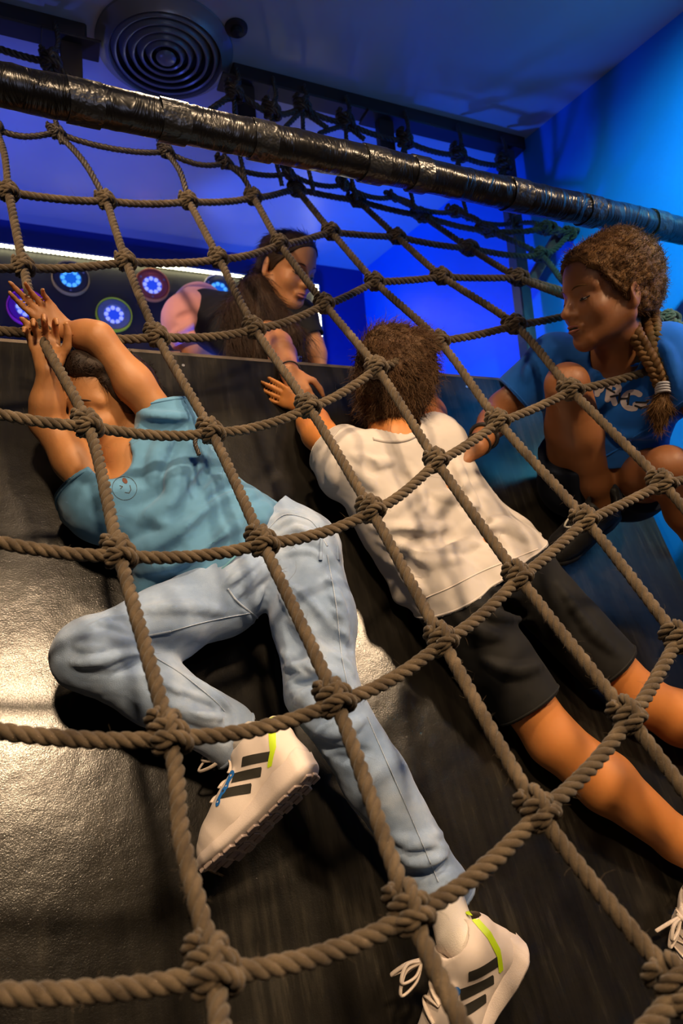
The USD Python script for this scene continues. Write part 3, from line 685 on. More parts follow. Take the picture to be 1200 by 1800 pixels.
def hand(S, wrist, fwd, palm, k=1.0, curl=(.5, .7, .5), spread=.10, thumb=1, thumb_in=.35, curls=None, rw=.019):
    """palm and five fingers; fwd from wrist to knuckles, palm: the way the palm faces, thumb: +1 / -1 side of fwd x palm"""
    f = unit(fwd); n = unit(np.asarray(palm) - f * (f @ np.asarray(palm))); s = np.cross(f, n) * thumb; w = np.asarray(wrist, float)
    A = lambda a, b, c: w + k * (a * f + b * s + c * n)
    S.cone(A(0, 0, 0), rw * k, A(.030, 0, 0), .019 * k, .012 * k)
    for b, e in ((.024, .020), (.008, .007), (-.008, -.007), (-.020, -.020)): S.cone(A(.012, e * .6, 0), .0135 * k, A(.070, b, 0), .0112 * k, .010 * k)
    S.cone(A(.018, .022, .006), .0135 * k, A(.040, .026, .006), .011 * k, .01 * k)
    L = ((.040, .024, .018), (.045, .027, .019), (.041, .025, .018), (.032, .019, .016))
    tips = []
    for i, (b, ls) in enumerate(zip((.026, .0085, -.0085, -.0245), L)):
        cu = curl if curls is None else curls[i]; p = A(.074 - .004 * abs(i - 1), b, 0); ang = 0.0; sp = spread * (1.3 - i * .95)
        r0 = (.0084, .0086, .0082, .0074)[i]
        S.cone(A(.058, b * .9, 0), .0098 * k, p, r0 * 1.05 * k, .004 * k)
        for j, l in enumerate(ls):
            ang += cu[j]; d = (math.cos(ang) * f + math.sin(ang) * n) * math.cos(sp) + s * math.sin(sp) * (1 if j == 0 else .6)
            q = p + unit(d) * l * k; r1 = r0 * (1 - .11 * (j + 1)); S.cone(p, r0 * (1 - .10 * j) * k, q, r1 * k, .0025 * k); p = q
        tips.append(p)
    t0 = A(.022, .024, .004); d1 = unit(.62 * f + .70 * s + thumb_in * n); t1 = t0 + d1 * .036 * k; d2 = unit(.85 * f + .25 * s + thumb_in * 1.3 * n); t2 = t1 + d2 * .028 * k
    d3 = unit(.95 * f - .02 * s + thumb_in * 1.5 * n); t3 = t2 + d3 * .020 * k
    S.cone(t0, .0125 * k, t1, .0098 * k, .008 * k); S.cone(t1, .0098 * k, t2, .0090 * k, .003 * k); S.cone(t2, .0088 * k, t3, .0070 * k, .003 * k)
    return tips

def skin(name, c1, c2, rough=.5):
    return mat(name, c1, rough, .10, 420, color2=c2, vscale=9, bdist=.0008, spec=.4, extra={'subsurface_weight': .12, 'subsurface_radius': (1.0, .35, .2), 'subsurface_scale': .006})
def cloth(name, c1, c2, bs=900, rough=.85, vscale=6, bump=.25, sheen=None):
    sheen = (.2 if max(c1) > .1 else .02) if sheen is None else sheen
    return mat(name, c1, rough, bump, bs, color2=c2, vscale=vscale, bdist=.0006, spec=.25, extra={'sheen_weight': sheen, 'sheen_roughness': .5})

def hair_on(S, n, length, down, mess, rgen, step=4, mask=None, curl=0.0, lift=.3):
    """strands rooted on a sculpt's surface"""
    v, f = S.mesh(0); t = trimesh.Trimesh(v, f, process=False); a = t.area_faces; i = rgen.choice(len(f), n, p=a / a.sum()); nrm = t.face_normals[i]; p = v[f[i]].mean(1)
    out = []
    for q, m in zip(p, nrm):
        if mask is not None and not mask(q): continue
        d = np.asarray(down(q) if callable(down) else down, float); d = d - m * (d @ m); d = unit(unit(d) + lift * m + mess * rgen.normal(size=3)); L = length * rgen.uniform(.6, 1.3) / step
        pts = [q - m * .001]; ax = unit(rgen.normal(size=3)); ph = rgen.uniform(0, 6.28); sd = np.cross(d, m)
        for j in range(step):
            pts.append(pts[-1] + L * unit(d + curl * (math.cos(ph + j * 1.9) * sd + math.sin(ph + j * 1.9) * m) - .25 * m * j / step * lift))
        out.append(np.array(pts))
    return out
def sheet_on(S, poly, to_world, direction, lift, res=.0025):
    """a flat print (shapely polygon in its own 2-D units) laid on a sculpt's surface along direction"""
    from shapely import contains_xy
    x0, y0, x1, y1 = poly.bounds; xs = np.arange(x0 - res, x1 + 2 * res, res); ys = np.arange(y0 - res, y1 + 2 * res, res)
    gx, gy = np.meshgrid((xs[:-1] + xs[1:]) / 2, (ys[:-1] + ys[1:]) / 2, indexing='ij'); ins = contains_xy(poly, gx, gy)
    if not ins.any(): return None
    idx = {}; pts = []; F = []
    def vid(i, j):
        if (i, j) not in idx: idx[(i, j)] = len(pts); pts.append((xs[i], ys[j]))
        return idx[(i, j)]
    for i, j in np.argwhere(ins): F += [[vid(i, j), vid(i + 1, j), vid(i + 1, j + 1)], [vid(i, j), vid(i + 1, j + 1), vid(i, j + 1)]]
    from shapely.geometry import Point
    from shapely.ops import nearest_points
    bd = poly.boundary; pp = []
    for x, y in pts:                                               # snap the rim of the grid to the outline
        g = Point(x, y); d_ = bd.distance(g)
        if d_ < res * 1.0:
            q = nearest_points(bd, g)[0]; x, y = q.x, q.y
        pp.append((x, y))
    W = np.array([to_world(x, y) for x, y in pp]); d = unit(direction)
    H = S.hit(W - d * .12, np.broadcast_to(d, W.shape), 0, .3); bad = np.isnan(H).any(1)
    if bad.all(): return None
    F = np.array(F); F = F[~bad[F].any(1)]; H[bad] = 0
    t = trimesh.Trimesh(H - d * lift, F, process=False)
    if len(F) and (t.face_normals.mean(0) @ d) > 0: t.invert()
    t.remove_unreferenced_vertices(); return t

# ------------------------------------------------------------------ running shoes
from shapely.geometry import Polygon, LineString, Point
from shapely.ops import unary_union
from shapely import affinity
M_shoe = cloth('shoe_mesh_white', (.72, .62, .56), (.76, .66, .60), 1400, .8, 30, .3, .1)
M_sole = mat('shoe_foam', (.74, .64, .59), .55, .15, 500, spec=.3)
M_tread = mat('shoe_rubber', (.50, .40, .37), .6, .2, 400)
M_stripe = mat('stripe_charcoal', (.030, .028, .022), .6, .1, 600)
M_lime = mat('lime_trim', (.55, .78, .01), .5)
M_blue = mat('lace_loop_blue', (.02, .16, .55), .5)
M_lace = mat('lace_cotton', (.70, .60, .52), .85, .3, 900)
def sole_mesh(F, k, h=.0):
    ys = .013 - .115 * np.cos(np.linspace(0, np.pi, 60)); out = []
    for y in ys:
        a, b = (y + .102) / .23, (.128 - y) / .23
        hw = np.interp(y, [-.102, -.0995, -.095, -.085, -.05, -.01, .03, .07, .1, .118, .124, .1275, .128], [.003, .012, .0205, .0275, .034, .032, .037, .041, .034, .0225, .0155, .007, .003])
        z0 = .016 * max(0, (y - .045) / .083)**2 + .010 * max(0, (-.075 - y) / .027)**2
        z1 = np.interp(y, [-.102, -.095, -.05, 0, .06, .11, .128], [.030, .046, .040, .031, .025, .030, .026])
        cx = .004 * math.sin(y * 14); m = (z0 + z1) / 2; hz = (z1 - z0) / 2
        ring = []
        for t in np.arange(18) * 2 * np.pi / 18:
            c, s_ = math.cos(t), math.sin(t); e = .62
            ring.append(F(cx + hw * math.copysign(abs(c)**e, c) * (1 + .05 * (s_ < 0)), y, m + hz * math.copysign(abs(s_)**e, s_)))
        out.append(ring)
    v = np.array(out).reshape(-1, 3); n = 18; i = np.arange(len(ys) - 1)[:, None] * n; j = np.arange(n)[None]; q = (j + 1) % n
    f = np.stack([i + j, i + q, i + n + q, i + n + j], -1).reshape(-1, 4); f = np.vstack([f[:, [0, 1, 2]], f[:, [0, 2, 3]]])
    v = np.vstack([v, F(0, -.104, .030), F(0, .130, .026)]); c0, c1 = len(v) - 2, len(v) - 1; b = (len(ys) - 1) * n; jj = np.arange(n); kk = (jj + 1) % n
    f = np.vstack([f, np.stack([kk, jj, np.full(n, c0)], 1), np.stack([b + jj, b + kk, np.full(n, c1)], 1)])
    t = trimesh.Trimesh(v, f, process=False); t.fix_normals(); return t
def make_shoe(F, person, label=None, detail=True, m_upper=None, m_sole=None, trims=True):
    sh = thing('shoe', label, None, F.o, parent=person); k = F.k; m_upper = m_upper or M_shoe; m_sole = m_sole or M_sole
    S = Sculpt([F(0, -.1, 0), F(0, .13, 0), F(.05, 0, .12), F(-.05, 0, .12)], .045, .0021 if detail else .0035)
    A = lambda a, ra, b=None, rb=None, kk=.02, op='add': S.cone(F(*a), ra * k, None if b is None else F(*b), None if rb is None else rb * k, kk * k, op)
    A((0, -.066, .040), .0335, (0, -.064, .074), .0290); A((0, -.03, .045), .034, (0, .03, .040), .0345); A((.003, .03, .036), .0365, (.003, .072, .030), .0330)
    A((.003, .072, .030), .0330, (.002, .096, .024), .0255); A((0, -.022, .076), .0285, (0, .040, .050), .0250); A((0, -.046, .078), .033, (0, -.040, .092), .0315)
    A((0, -.012, .096), .018, (0, -.006, .112), .013, .012)
    A((0, -.074, .085), .020, (0, -.080, .104), .010, .012)
    A((0, -.044, .084), .0250, (0, -.040, .15), .032, .006, 'sub')
    for s in (-1, 1): A((s * .024, .000, .080), .003, (s * .020, .045, .060), .003, .006)
    S.plane(F(0, 0, .018), -F.u, .3)
    obj('upper', S.mesh(1), m_upper, sh, smooth=True)
    obj('sole', sole_mesh(F, k), m_sole, sh, smooth=True)
    if not trims: return sh
    rows_ = [(-.085, .022), (-.066, .028), (-.047, .029), (-.028, .027), (-.008, .026), (.012, .029), (.032, .033), (.052, .036), (.072, .036), (.092, .030), (.108, .020)]
    for y, hw in rows_:
        for s in (-1, 0, 1):
            z0 = .016 * max(0, (y - .045) / .083)**2 + .010 * max(0, (-.075 - y) / .027)**2
            w = hw * .60; b = box((s * w - w * .42, y - .0072, z0 - .0016), (s * w + w * .42, y + .0072, z0 + .004), .0010)
            b.vertices = np.array([F(*q) for q in b.vertices + np.outer(b.vertices[:, 0] * s, [0, .25, 0])]); obj('tread_lug', b, M_tread, sh)
    for side in (-1, 1):
        d = -F.r * side; tw = lambda a, b: F(side * .05, a, b)
        for cy, cz in ((-.044, .064), (-.019, .0575), (.006, .051)):
            ax = np.array([.86, .51]); nx = np.array([.72, -.69]); c = np.array([cy, cz]); a, b = .0255, .0066
            pl = Polygon([c + ax * a + nx * b, c + ax * a - nx * b, c - ax * a - nx * b, c - ax * a + nx * b])
            m = sheet_on(S, pl, tw, d, .0007, .0018)
            if m is not None: obj('stripe', m, M_stripe, sh, smooth=True)
        pl = Polygon([(-.088, .108), (-.080, .110), (-.076, .082), (-.066, .058), (-.050, .042), (-.058, .040), (-.076, .058), (-.085, .080)])
        m = sheet_on(S, pl, tw, d, .0008, .002)
        if m is not None: obj('lime_stripe', m, M_lime, sh, smooth=True)
        for y0, z0_, y1, z1_ in ((.004, .087, .017, .078), (.024, .074, .037, .066)):
            pl = unary_union([LineString([(y0, z0_), (y1, z1_)]).buffer(.0042), Point(y0 - .001, z0_).buffer(.0062), Point(y1, z1_ - .002).buffer(.0055)]).difference(Point(y0, z0_).buffer(.0022)).difference(Point(y1, z1_).buffer(.0022))
            m = sheet_on(S, pl, lambda a, b: F(side * .05, a, b), unit(d - F.u * .5), .0010, .0014)
            if m is not None: obj('lace_loop', m, M_blue, sh, smooth=True)
    top = lambda x, y: S.hit(F(x, y, .16), np.array([-F.u]), 0, .2)[0] + F.u * .0022
    for i, y in enumerate((.002, .014, .026, .038, .049)):
        p = [top(x, y + .005 * (x / .02 if i % 2 else -x / .02)) for x in np.linspace(-.021, .021, 9)]
        p = np.array(p); p = p[~np.isnan(p).any(1)]
        if len(p) > 3: obj('lace', tube(catmull(p, 2), .0032 * k, 6, flat=.6), M_lace, sh, smooth=True)
    b0 = top(0, .004); b0 = F(0, .004, .11) if np.isnan(b0).any() else b0
    for s, L, dz in ((1, .052, .4), (-1, .045, .35), (1, .038, .15), (-1, .06, .1)):
        e = b0 + k * (F.f * L * .85 + F.u * L * dz + F.r * s * .012); sd = unit(np.cross(e - b0, F.u * .3 + F.r * s)) * .007
        obj('lace_bow', tube(catmull([b0, (b0 + e) / 2 + sd + F.u * .006, e, (b0 + e) / 2 - sd, b0 + F.u * .003], 7), .0034 * k, 6, flat=.6), M_lace, sh, smooth=True)
    obj('lace_knot', tube(catmull([b0 - F.r * .006, b0 + F.u * .004, b0 + F.r * .006], 5), .004 * k, 8), M_lace, sh, smooth=True)
    return sh

# ------------------------------------------------------------------ boy in the pale blue shirt and jeans, lying back on the ramp
M_skin1 = skin('skin_warm', (.34, .150, .054), (.39, .176, .068))
M_lip1 = mat('lip_skin', (.42, .17, .13), .45)
M_hair1 = mat('hair_dark_brown', (.016, .009, .006), .6, .3, 400, spec=.25, color2=(.035, .021, .014), vscale=40)
M_lash = mat('lash_dark', (.012, .008, .006), .6)
M_eye = mat('eye_white', (.45, .41, .37), .2)
M_tee1 = cloth('tee_sky_blue', (.085, .225, .395), (.10, .26, .44), vscale=4)
M_jean = usdkit.material(stage, '/World/Looks/denim_pale', {
    'tc': ('texture_coordinate', {}), 'p': ('principled_bsdf', {'roughness': .85, 'specular_ior_level': .2, 'sheen_weight': .2}),
    'n': ('noise_texture', {'scale': 7.0, 'detail': 5.0, 'roughness': .65}), 'g': ('noise_texture', {'scale': 700.0, 'detail': 2.0}),
    'r': ('rgb_ramp', {'ramp': [(.34, (.19, .28, .45)), (.52, (.265, .36, .53)), (.68, (.40, .48, .61))]}),
    'b': ('bump', {'strength': .4, 'distance': .0008})},
    [('tc.object', 'n.vector'), ('tc.object', 'g.vector'), ('n.fac', 'r.fac'), ('r.color', 'p.base_color'), ('g.fac', 'b.height'), ('b.normal', 'p.normal')], surface='p.BSDF')
M_seam = mat('denim_seam', (.30, .38, .52), .85, .4, 900, color2=(.42, .50, .62), vscale=300)
M_seamd = mat('denim_stitch_dark', (.13, .18, .28), .85)
boy = thing('person', "person in a pale blue t-shirt and faded jeans lying back on the ramp, arms overhead", 'person', RP(430, 980, .08))
sh_l, sh_r = RP(306, 764, .135), RP(190, 890, .10)
el_l, el_r = P(172, 594, 1.21), P(82, 742, 1.215)
wr_l, wr_r = P(116, 583, 1.225), P(85, 652, 1.185)
hd = Frame(P(198, 715, RZ(198, 715, .095)), cam_dir(-.54, .24, -.80), cam_dir(.14, -.97, .04), .96)
hip_l, hip_r = RP(500, 965, .09), RP(385, 1045, .085)
kn_l, kn_r = RP(565, 1215, .15), RP(158, 1150, .125)
an_l, an_r = RP(775, 1560, .075), RP(408, 1300, .085)
S = Sculpt([sh_l, sh_r, el_l, el_r, wr_l, wr_r, hip_l, hip_r, kn_l, kn_r, an_l, an_r, P(30, 490, 1.25), hd.o, P(830, 1640, 1.0)], .10, .0040)
neck0 = RP(226, 808, .105)
head(S, hd); S.chain([neck0, hd(0, -.012, -.075)], [.046, .042], .02)
S.cone(sh_l, .038, sh_r, .038, .02); S.chain([sh_l, RP(345, 870, .085), RP(420, 940, .08), hip_l], [.038, .050, .052, .055], .02); S.chain([sh_r, RP(280, 925, .085), RP(350, 990, .08), hip_r], [.038, .050, .052, .05], .02)
for a, b, c, s_ in ((sh_l, el_l, wr_l, 1), (sh_r, el_r, wr_r, -1)):
    w = .74 if s_ > 0 else .78; A_ = S.layer()
    A_.cone(a, .045 * w, (a * .45 + b * .55), .044 * w, .02); A_.cone((a * .45 + b * .55), .044 * w, b, .036 * w, .02)
    A_.cone(b, .036 * w, b * .62 + c * .38, .035 * w, .015); A_.cone(b * .62 + c * .38, .035 * w, c, .0185, .015)
    if s_ > 0: hand(A_, wr_l, P(66, 536, 1.20) - wr_l, cam_dir(.25, -.1, -1), .72, curls=[(.15, .35, .3), (.1, .25, .25), (.3, .5, .4), (.6, .6, .5)], spread=.04, thumb=-1)
    else: hand(A_, wr_r, P(76, 600, 1.195) - wr_r, cam_dir(.35, -.1, -1), .80, curl=(.85, 1.0, .7), thumb=1, thumb_in=.6)
    S.merge(A_, .003)
for a, b, c in ((hip_l, kn_l, an_l), (hip_r, kn_r, an_r)): S.chain([a, b, c], [.060, .042, .026], .02)
obj('body', S.mesh(1), M_skin1, boy, smooth=True)
face_parts(hd, boy, M_lip1, M_hair1, M_lash, M_eye)
# hair: thick on top, clipped sides
H = Sculpt([hd.o], .16, .0028)
H.ell(hd(0, -.014, .028), np.array([.0770, .0960, .0830]) * .93, hd.axes, .01)
H.plane(hd(0, .060, .072), unit(hd.f * .85 - hd.u * .52), .25, 0); H.plane(hd(0, .050, .0), unit(hd.f * .85 - hd.u * .5), .25, 0); H.plane(hd(0, -.02, -.045), -hd.u, .25)
H.chain([hd(-.045, .045, .080), hd(-.015, .070, .086), hd(.02, .070, .086), hd(.05, .045, .078)], [.020, .022, .022, .018], .02)
H.chain([hd(-.05, .01, .090), hd(0, .02, .104), hd(.05, .01, .090)], [.022, .026, .022], .03)
for s_ in (-1, 1): H.cone(hd(s_ * .053, .048, .052), .0115, hd(s_ * .0570, .018, .0), .0085, .012)
H.noise(.0030, 50, 5)
obj('hair', H.mesh(0), M_hair1, boy, smooth=True)
hr = np.random.default_rng(31)
curves('hair_strand', hair_on(H, 3600, .016, lambda q: unit(hd.f * .7 - hd.r * .5) if (q - hd.o) @ hd.u > .05 else -hd.u, .35, hr, lift=.3, curl=.3, mask=lambda q: (q - hd.o) @ hd.u > .035 and S.at(q) > .003), .0011, M_hair1, boy)
# t-shirt
T = Sculpt([sh_l, sh_r, RP(470, 930, .1), RP(250, 1050, .05), RP(330, 700, .1), RP(120, 930, .05)], .12, .0036)
T.chain([sh_l, RP(347, 872, .090), RP(420, 930, .088)], [.056, .072, .074], .035); T.chain([sh_r, RP(280, 925, .088), RP(345, 985, .085)], [.056, .070, .074], .035)
T.cone(sh_l, .056, sh_r, .056, .03); T.cone(RP(300, 870, .12), .055, RP(370, 950, .12), .055, .03)
T.chain([RP(420, 930, .09), RP(468, 945, .085)], [.074, .066], .03); T.chain([RP(345, 985, .085), RP(395, 1010, .08)], [.074, .058], .03)
T.chain([RP(280, 965, .07), RP(262, 1035, .055)], [.045, .022], .03); T.cone(RP(262, 1035, .055), .022, RP(330, 1020, .075), .03, .03)
sd_l = unit(cam_dir(-.20, -.97, -.10)); sl_l, sl_r = P(284, 706, RZ(306, 764, .135) + .01), sh_r + unit(el_r - sh_r) * .058
T.cone(sh_l, .056, sl_l + sd_l * .02, .052, .025); T.cone(sh_r, .060, sl_r, .066, .025); T.cone(RP(150, 905, .075), .03, RP(128, 905, .05), .022, .03)
T.cone(hd(0, -.012, -.07), .047, neck0, .050, .006, 'sub'); T.cone(RP(196, 806, .10), .036, RP(192, 804, .20), .036, .006, 'sub')
T.plane(sl_l, sd_l, .085); T.plane(sl_r, el_r - sh_r, .080)
T.cone(sl_l - sd_l * .018, .042, sl_l + sd_l * .04, .050, .004, 'sub'); T.cone(sl_r - unit(el_r - sh_r) * .022, .052, sl_r + unit(el_r - sh_r) * .04, .062, .004, 'sub')
hem = cam_dir(*(np.array([.62, .60, .0])))
T.plane(RP(440, 968, .09), unit(hem + cam_dir(0, 0, .15)), .17)
T.folds([([(360, 790), (330, 850), (300, 890), (255, 915)], .011), ([(450, 870), (400, 890), (340, 930), (260, 965), (220, 970)], .013), ([(490, 885), (430, 910), (370, 950), (300, 985), (240, 1000)], .012),
         ([(400, 840), (350, 870), (300, 910), (280, 925)], .009), ([(330, 770), (318, 820), (300, 860)], .009), ([(300, 760), (278, 800), (268, 850)], .008), ([(470, 905), (420, 945), (360, 1000), (300, 1030)], .010),
         ([(430, 860), (385, 905), (330, 955), (270, 985)], -.010), ([(370, 820), (325, 890), (285, 910)], -.008), ([(245, 728), (285, 736), (335, 732)], .005), ([(250, 745), (290, 752), (340, 748)], -.005), ([(460, 925), (400, 965), (330, 1015), (270, 1035)], -.009)], gain=2.0)
T.noise(.0045, 14, 2, stretch=(1, 1, 1)); T.noise(.0012, 70, 4)
tm = T.mesh(2); tee = obj('t_shirt', tm, M_tee1, boy, smooth=True)
hem_ring(tm, sl_l, sd_l, .0024, M_tee1, tee, 'cuff'); hem_ring(tm, sl_r, el_r - sh_r, .0024, M_tee1, tee, 'cuff')
M_ribs = cloth('tee_rib_blue', (.10, .27, .36), (.12, .30, .40), 1500)
def rim_line(S_, pts, r, m, parent, name, k=5, lift=.0):
    q = S_.px(catmull(np.array([(x, y, 0) for x, y in pts], float), 9)[:, :2]); q = q[~np.isnan(q).any(1)]
    if len(q) > 2:
        q = q[np.r_[True, np.linalg.norm(np.diff(q, axis=0), axis=1) < .09]]
        q = catmull(q + (EYE - q) / np.linalg.norm(EYE - q, axis=1, keepdims=True) * lift, 2); obj(name, tube(q, r, 6), m, parent, smooth=True)
rim_line(T, [(510, 890), (470, 925), (430, 962), (390, 1000), (345, 1034)], .0022, M_ribs, tee, 'hem_seam')
# chest print: a thin round outline with a small brown oval
M_ink = mat('print_ink', (.03, .045, .055), .8); M_brown = mat('print_brown', (.10, .035, .022), .8)
pc = T.px([(219, 858)])[0]; pd = unit(pc - EYE); pr = unit(RC @ np.array([.80, -.55, 0])); pu = unit(np.cross(pr, pd))
tw1 = lambda a, b: pc + a * pr + b * pu
circ = Point(0, 0).buffer(.0205); ring = circ.difference(Point(0, 0).buffer(.0196))
pr_ = [ring, LineString([(-.004, -.006), (.001, -.011), (.007, -.008), (.010, -.001)]).buffer(.0006), LineString([(-.004, .008), (-.001, .004), (-.006, .003)]).buffer(.0007)]
m = sheet_on(T, unary_union(pr_), tw1, pd, .0006, .0009)
if m is not None: obj('print_outline', m, M_ink, tee, smooth=True)
m = sheet_on(T, affinity.scale(Point(.008, .010).buffer(.0045), .8, 1.2), tw1, pd, .0007, .0012)
if m is not None: obj('print_spot', m, M_brown, tee, smooth=True)
# jeans
J = Sculpt([hip_l, hip_r, kn_l, kn_r, an_l, an_r, RP(560, 920, .1)], .12, .0031)
J.chain([RP(462, 925, .088), hip_l + (RP(545, 985, .10) - hip_l) * .5], [.070, .072], .03); J.chain([RP(385, 985, .085), hip_r], [.066, .066], .03); J.cone(RP(450, 935, .09), .072, RP(390, 995, .085), .068, .03); J.cone(hip_l, .070, hip_r, .066, .03)
J.chain([RP(528, 970, .105), RP(552, 1090, .135), kn_l], [.076, .069, .058], .03)
J.chain([kn_l, RP(660, 1370, .12), an_l], [.056, .052, .043], .02); J.cone(an_l, .043, an_l + (an_l - kn_l) * .06, .045, .012)
J.chain([hip_r, RP(290, 1098, .11), kn_r], [.066, .060, .053], .03); J.chain([kn_r, RP(275, 1215, .115), RP(395, 1285, .095)], [.053, .050, .046], .02); J.cone(RP(395, 1285, .095), .046, RP(415, 1302, .09), .046, .01)
dl, dr = unit(an_l - kn_l), unit(RP(415, 1302, .09) - RP(275, 1215, .115))
J.plane(an_l + dl * .030, dl, .075); J.cone(an_l + dl * .005, .033, an_l + dl * .06, .042, .004, 'sub')
J.plane(RP(420, 1306, .09), dr, .075); J.cone(RP(413, 1300, .09), .035, RP(440, 1325, .09), .042, .004, 'sub')
J.plane(RP(440, 935, .09), -unit(hem), .16)
J.folds([([(520, 930), (560, 960), (600, 1010)], .008), ([(470, 960), (500, 1000), (505, 1060)], .008), ([(400, 1030), (430, 1000), (450, 985)], .007), ([(420, 1040), (455, 1010), (480, 990)], .007),
         ([(250, 1075), (320, 1068), (390, 1075)], .007), ([(140, 1130), (190, 1130), (240, 1140)], .007), ([(135, 1165), (190, 1160), (245, 1150)], .007), ([(190, 1180), (250, 1165), (290, 1170)], -.007),
         ([(500, 1150), (540, 1175), (590, 1190)], .009), ([(505, 1190), (545, 1205), (610, 1205)], -.009), ([(520, 1220), (560, 1235), (620, 1225)], .009), ([(540, 1270), (590, 1285), (640, 1265)], .008), ([(560, 1310), (600, 1330), (650, 1320)], -.007),
         ([(700, 1500), (740, 1510), (785, 1490)], .008), ([(705, 1530), (750, 1540), (795, 1520)], -.007), ([(720, 1560), (760, 1565), (805, 1545)], .008), ([(690, 1470), (730, 1480), (775, 1465)], .006),
         ([(330, 1190), (370, 1225), (400, 1250)], .007), ([(300, 1240), (350, 1260), (400, 1275)], .007), ([(380, 1230), (400, 1265), (395, 1300)], -.006), ([(570, 1010), (600, 1080), (605, 1150)], .007), ([(545, 1080), (580, 1120), (620, 1140)], -.007), ([(500, 1100), (525, 1150), (535, 1180)], -.008)])
J.folds([([(132, 1135), (158, 1139), (188, 1140)], .0055), ([(130, 1166), (175, 1161), (228, 1146)], .006), ([(185, 1178), (205, 1168), (228, 1158)], .005), ([(175, 1097), (195, 1100), (218, 1108)], .005), ([(150, 1108), (185, 1090), (230, 1082)], .005),
         ([(395, 1030), (425, 1008), (457, 986)], .006), ([(415, 1052), (435, 1022), (458, 998)], .006), ([(448, 1068), (456, 1048), (462, 1030)], .005), ([(425, 1070), (440, 1090), (465, 1105)], .005), ([(495, 977), (525, 970), (553, 973), (572, 992)], .006), ([(500, 1020), (537, 1050), (572, 1084)], .006), ([(490, 1040), (515, 1085), (540, 1120)], .005),
         ([(575, 1018), (598, 1036)], .0045), ([(578, 1046), (600, 1060)], .0045), ([(582, 1072), (604, 1086)], .0045), ([(588, 1102), (610, 1116)], .0045), ([(470, 918), (500, 902), (530, 905)], .004), ([(478, 930), (510, 915), (545, 922)], .004), ([(490, 942), (525, 930), (560, 945)], .0045),
         ([(500, 1172), (530, 1168), (560, 1180)], .006), ([(505, 1205), (528, 1190), (548, 1188)], .006), ([(515, 1240), (540, 1215), (575, 1208)], .0055), ([(530, 1262), (556, 1240), (590, 1236)], .0055), ([(548, 1300), (570, 1272), (604, 1266)], .0055), ([(585, 1150), (608, 1165), (622, 1190)], .005), ([(560, 1335), (590, 1320), (625, 1322)], .005),
         ([(712, 1492), (745, 1484), (778, 1486)], .005), ([(715, 1520), (748, 1516), (785, 1504)], .0055), ([(722, 1548), (758, 1548), (798, 1532)], .0055), ([(732, 1575), (765, 1580), (804, 1560)], .005), ([(300, 1205), (340, 1222), (382, 1238)], .005), ([(335, 1252), (365, 1258), (400, 1262)], .005), ([(372, 1235), (386, 1262), (388, 1290)], .005), ([(255, 1190), (285, 1200), (320, 1220)], .005)], k=.005, lift=.8, gain=1.0)
J.noise(.0030, 15, 12); J.noise(.0010, 80, 14)
jm = J.mesh(2); jn = obj('jeans', jm, M_jean, boy, smooth=True)
hem_ring(jm, an_l + dl * .030, dl, .0032, M_jean, jn, 'cuff'); hem_ring(jm, RP(420, 1306, .09), dr, .0032, M_jean, jn, 'cuff')
for ln, r_ in (([(300, 1110), (350, 1096), (400, 1085), (440, 1078)], .0010), ([(250, 1120), (300, 1110)], .002), ([(265, 1150), (320, 1185), (370, 1225), (395, 1250)], .0010), ([(575, 975), (590, 1060), (600, 1150), (612, 1210)], .0010), ([(645, 1260), (680, 1340), (715, 1420), (745, 1490), (770, 1550)], .0010), ([(470, 930), (500, 905), (540, 912), (560, 930)], .0010), ([(400, 1035), (420, 1060), (470, 1100)], .002), ([(560, 935), (575, 960)], .002)):
    rim_line(J, ln, r_, M_seam, jn, 'seam', lift=.0009)
for ln in ([(565, 940), (563, 985)], [(592, 960), (594, 985)]): rim_line(J, [ln[0], ((ln[0][0] + ln[1][0]) / 2, (ln[0][1] + ln[1][1]) / 2), ln[1]], .0035, M_jean, jn, 'belt_loop', lift=.001)
w0 = np.array([RP(*q) for q in ((388, 1022, .125), (402, 995, .13), (425, 972, .135))])
obj('belt', tube(catmull(w0, 6), .012, 8, flat=.35), mat('belt_black', (.015, .014, .014), .4, .3, 300), jn, smooth=True)
s1 = Frame(P(474, 1442, .985), cam_dir(-.70, .70, .06), cam_dir(-.55, -.58, .60), 1.04)
make_shoe(s1, boy)
s2 = Frame(P(858, 1775, .985), cam_dir(-.62, .72, -.22), cam_dir(-.70, -.66, -.10), 1.02)
make_shoe(s2, boy)
SK = mat('sock_white', (.72, .66, .60), .9, .4, 700)
obj('sock', tube([an_l + dl * .005, s2(0, -.045, .10), s2(0, -.045, .06)], [.030, .031, .029], 16), SK, boy, smooth=True)
obj('sock', tube([RP(412, 1302, .09), s1(0, -.045, .10), s1(0, -.045, .06)], [.030, .031, .029], 16), SK, boy, smooth=True)

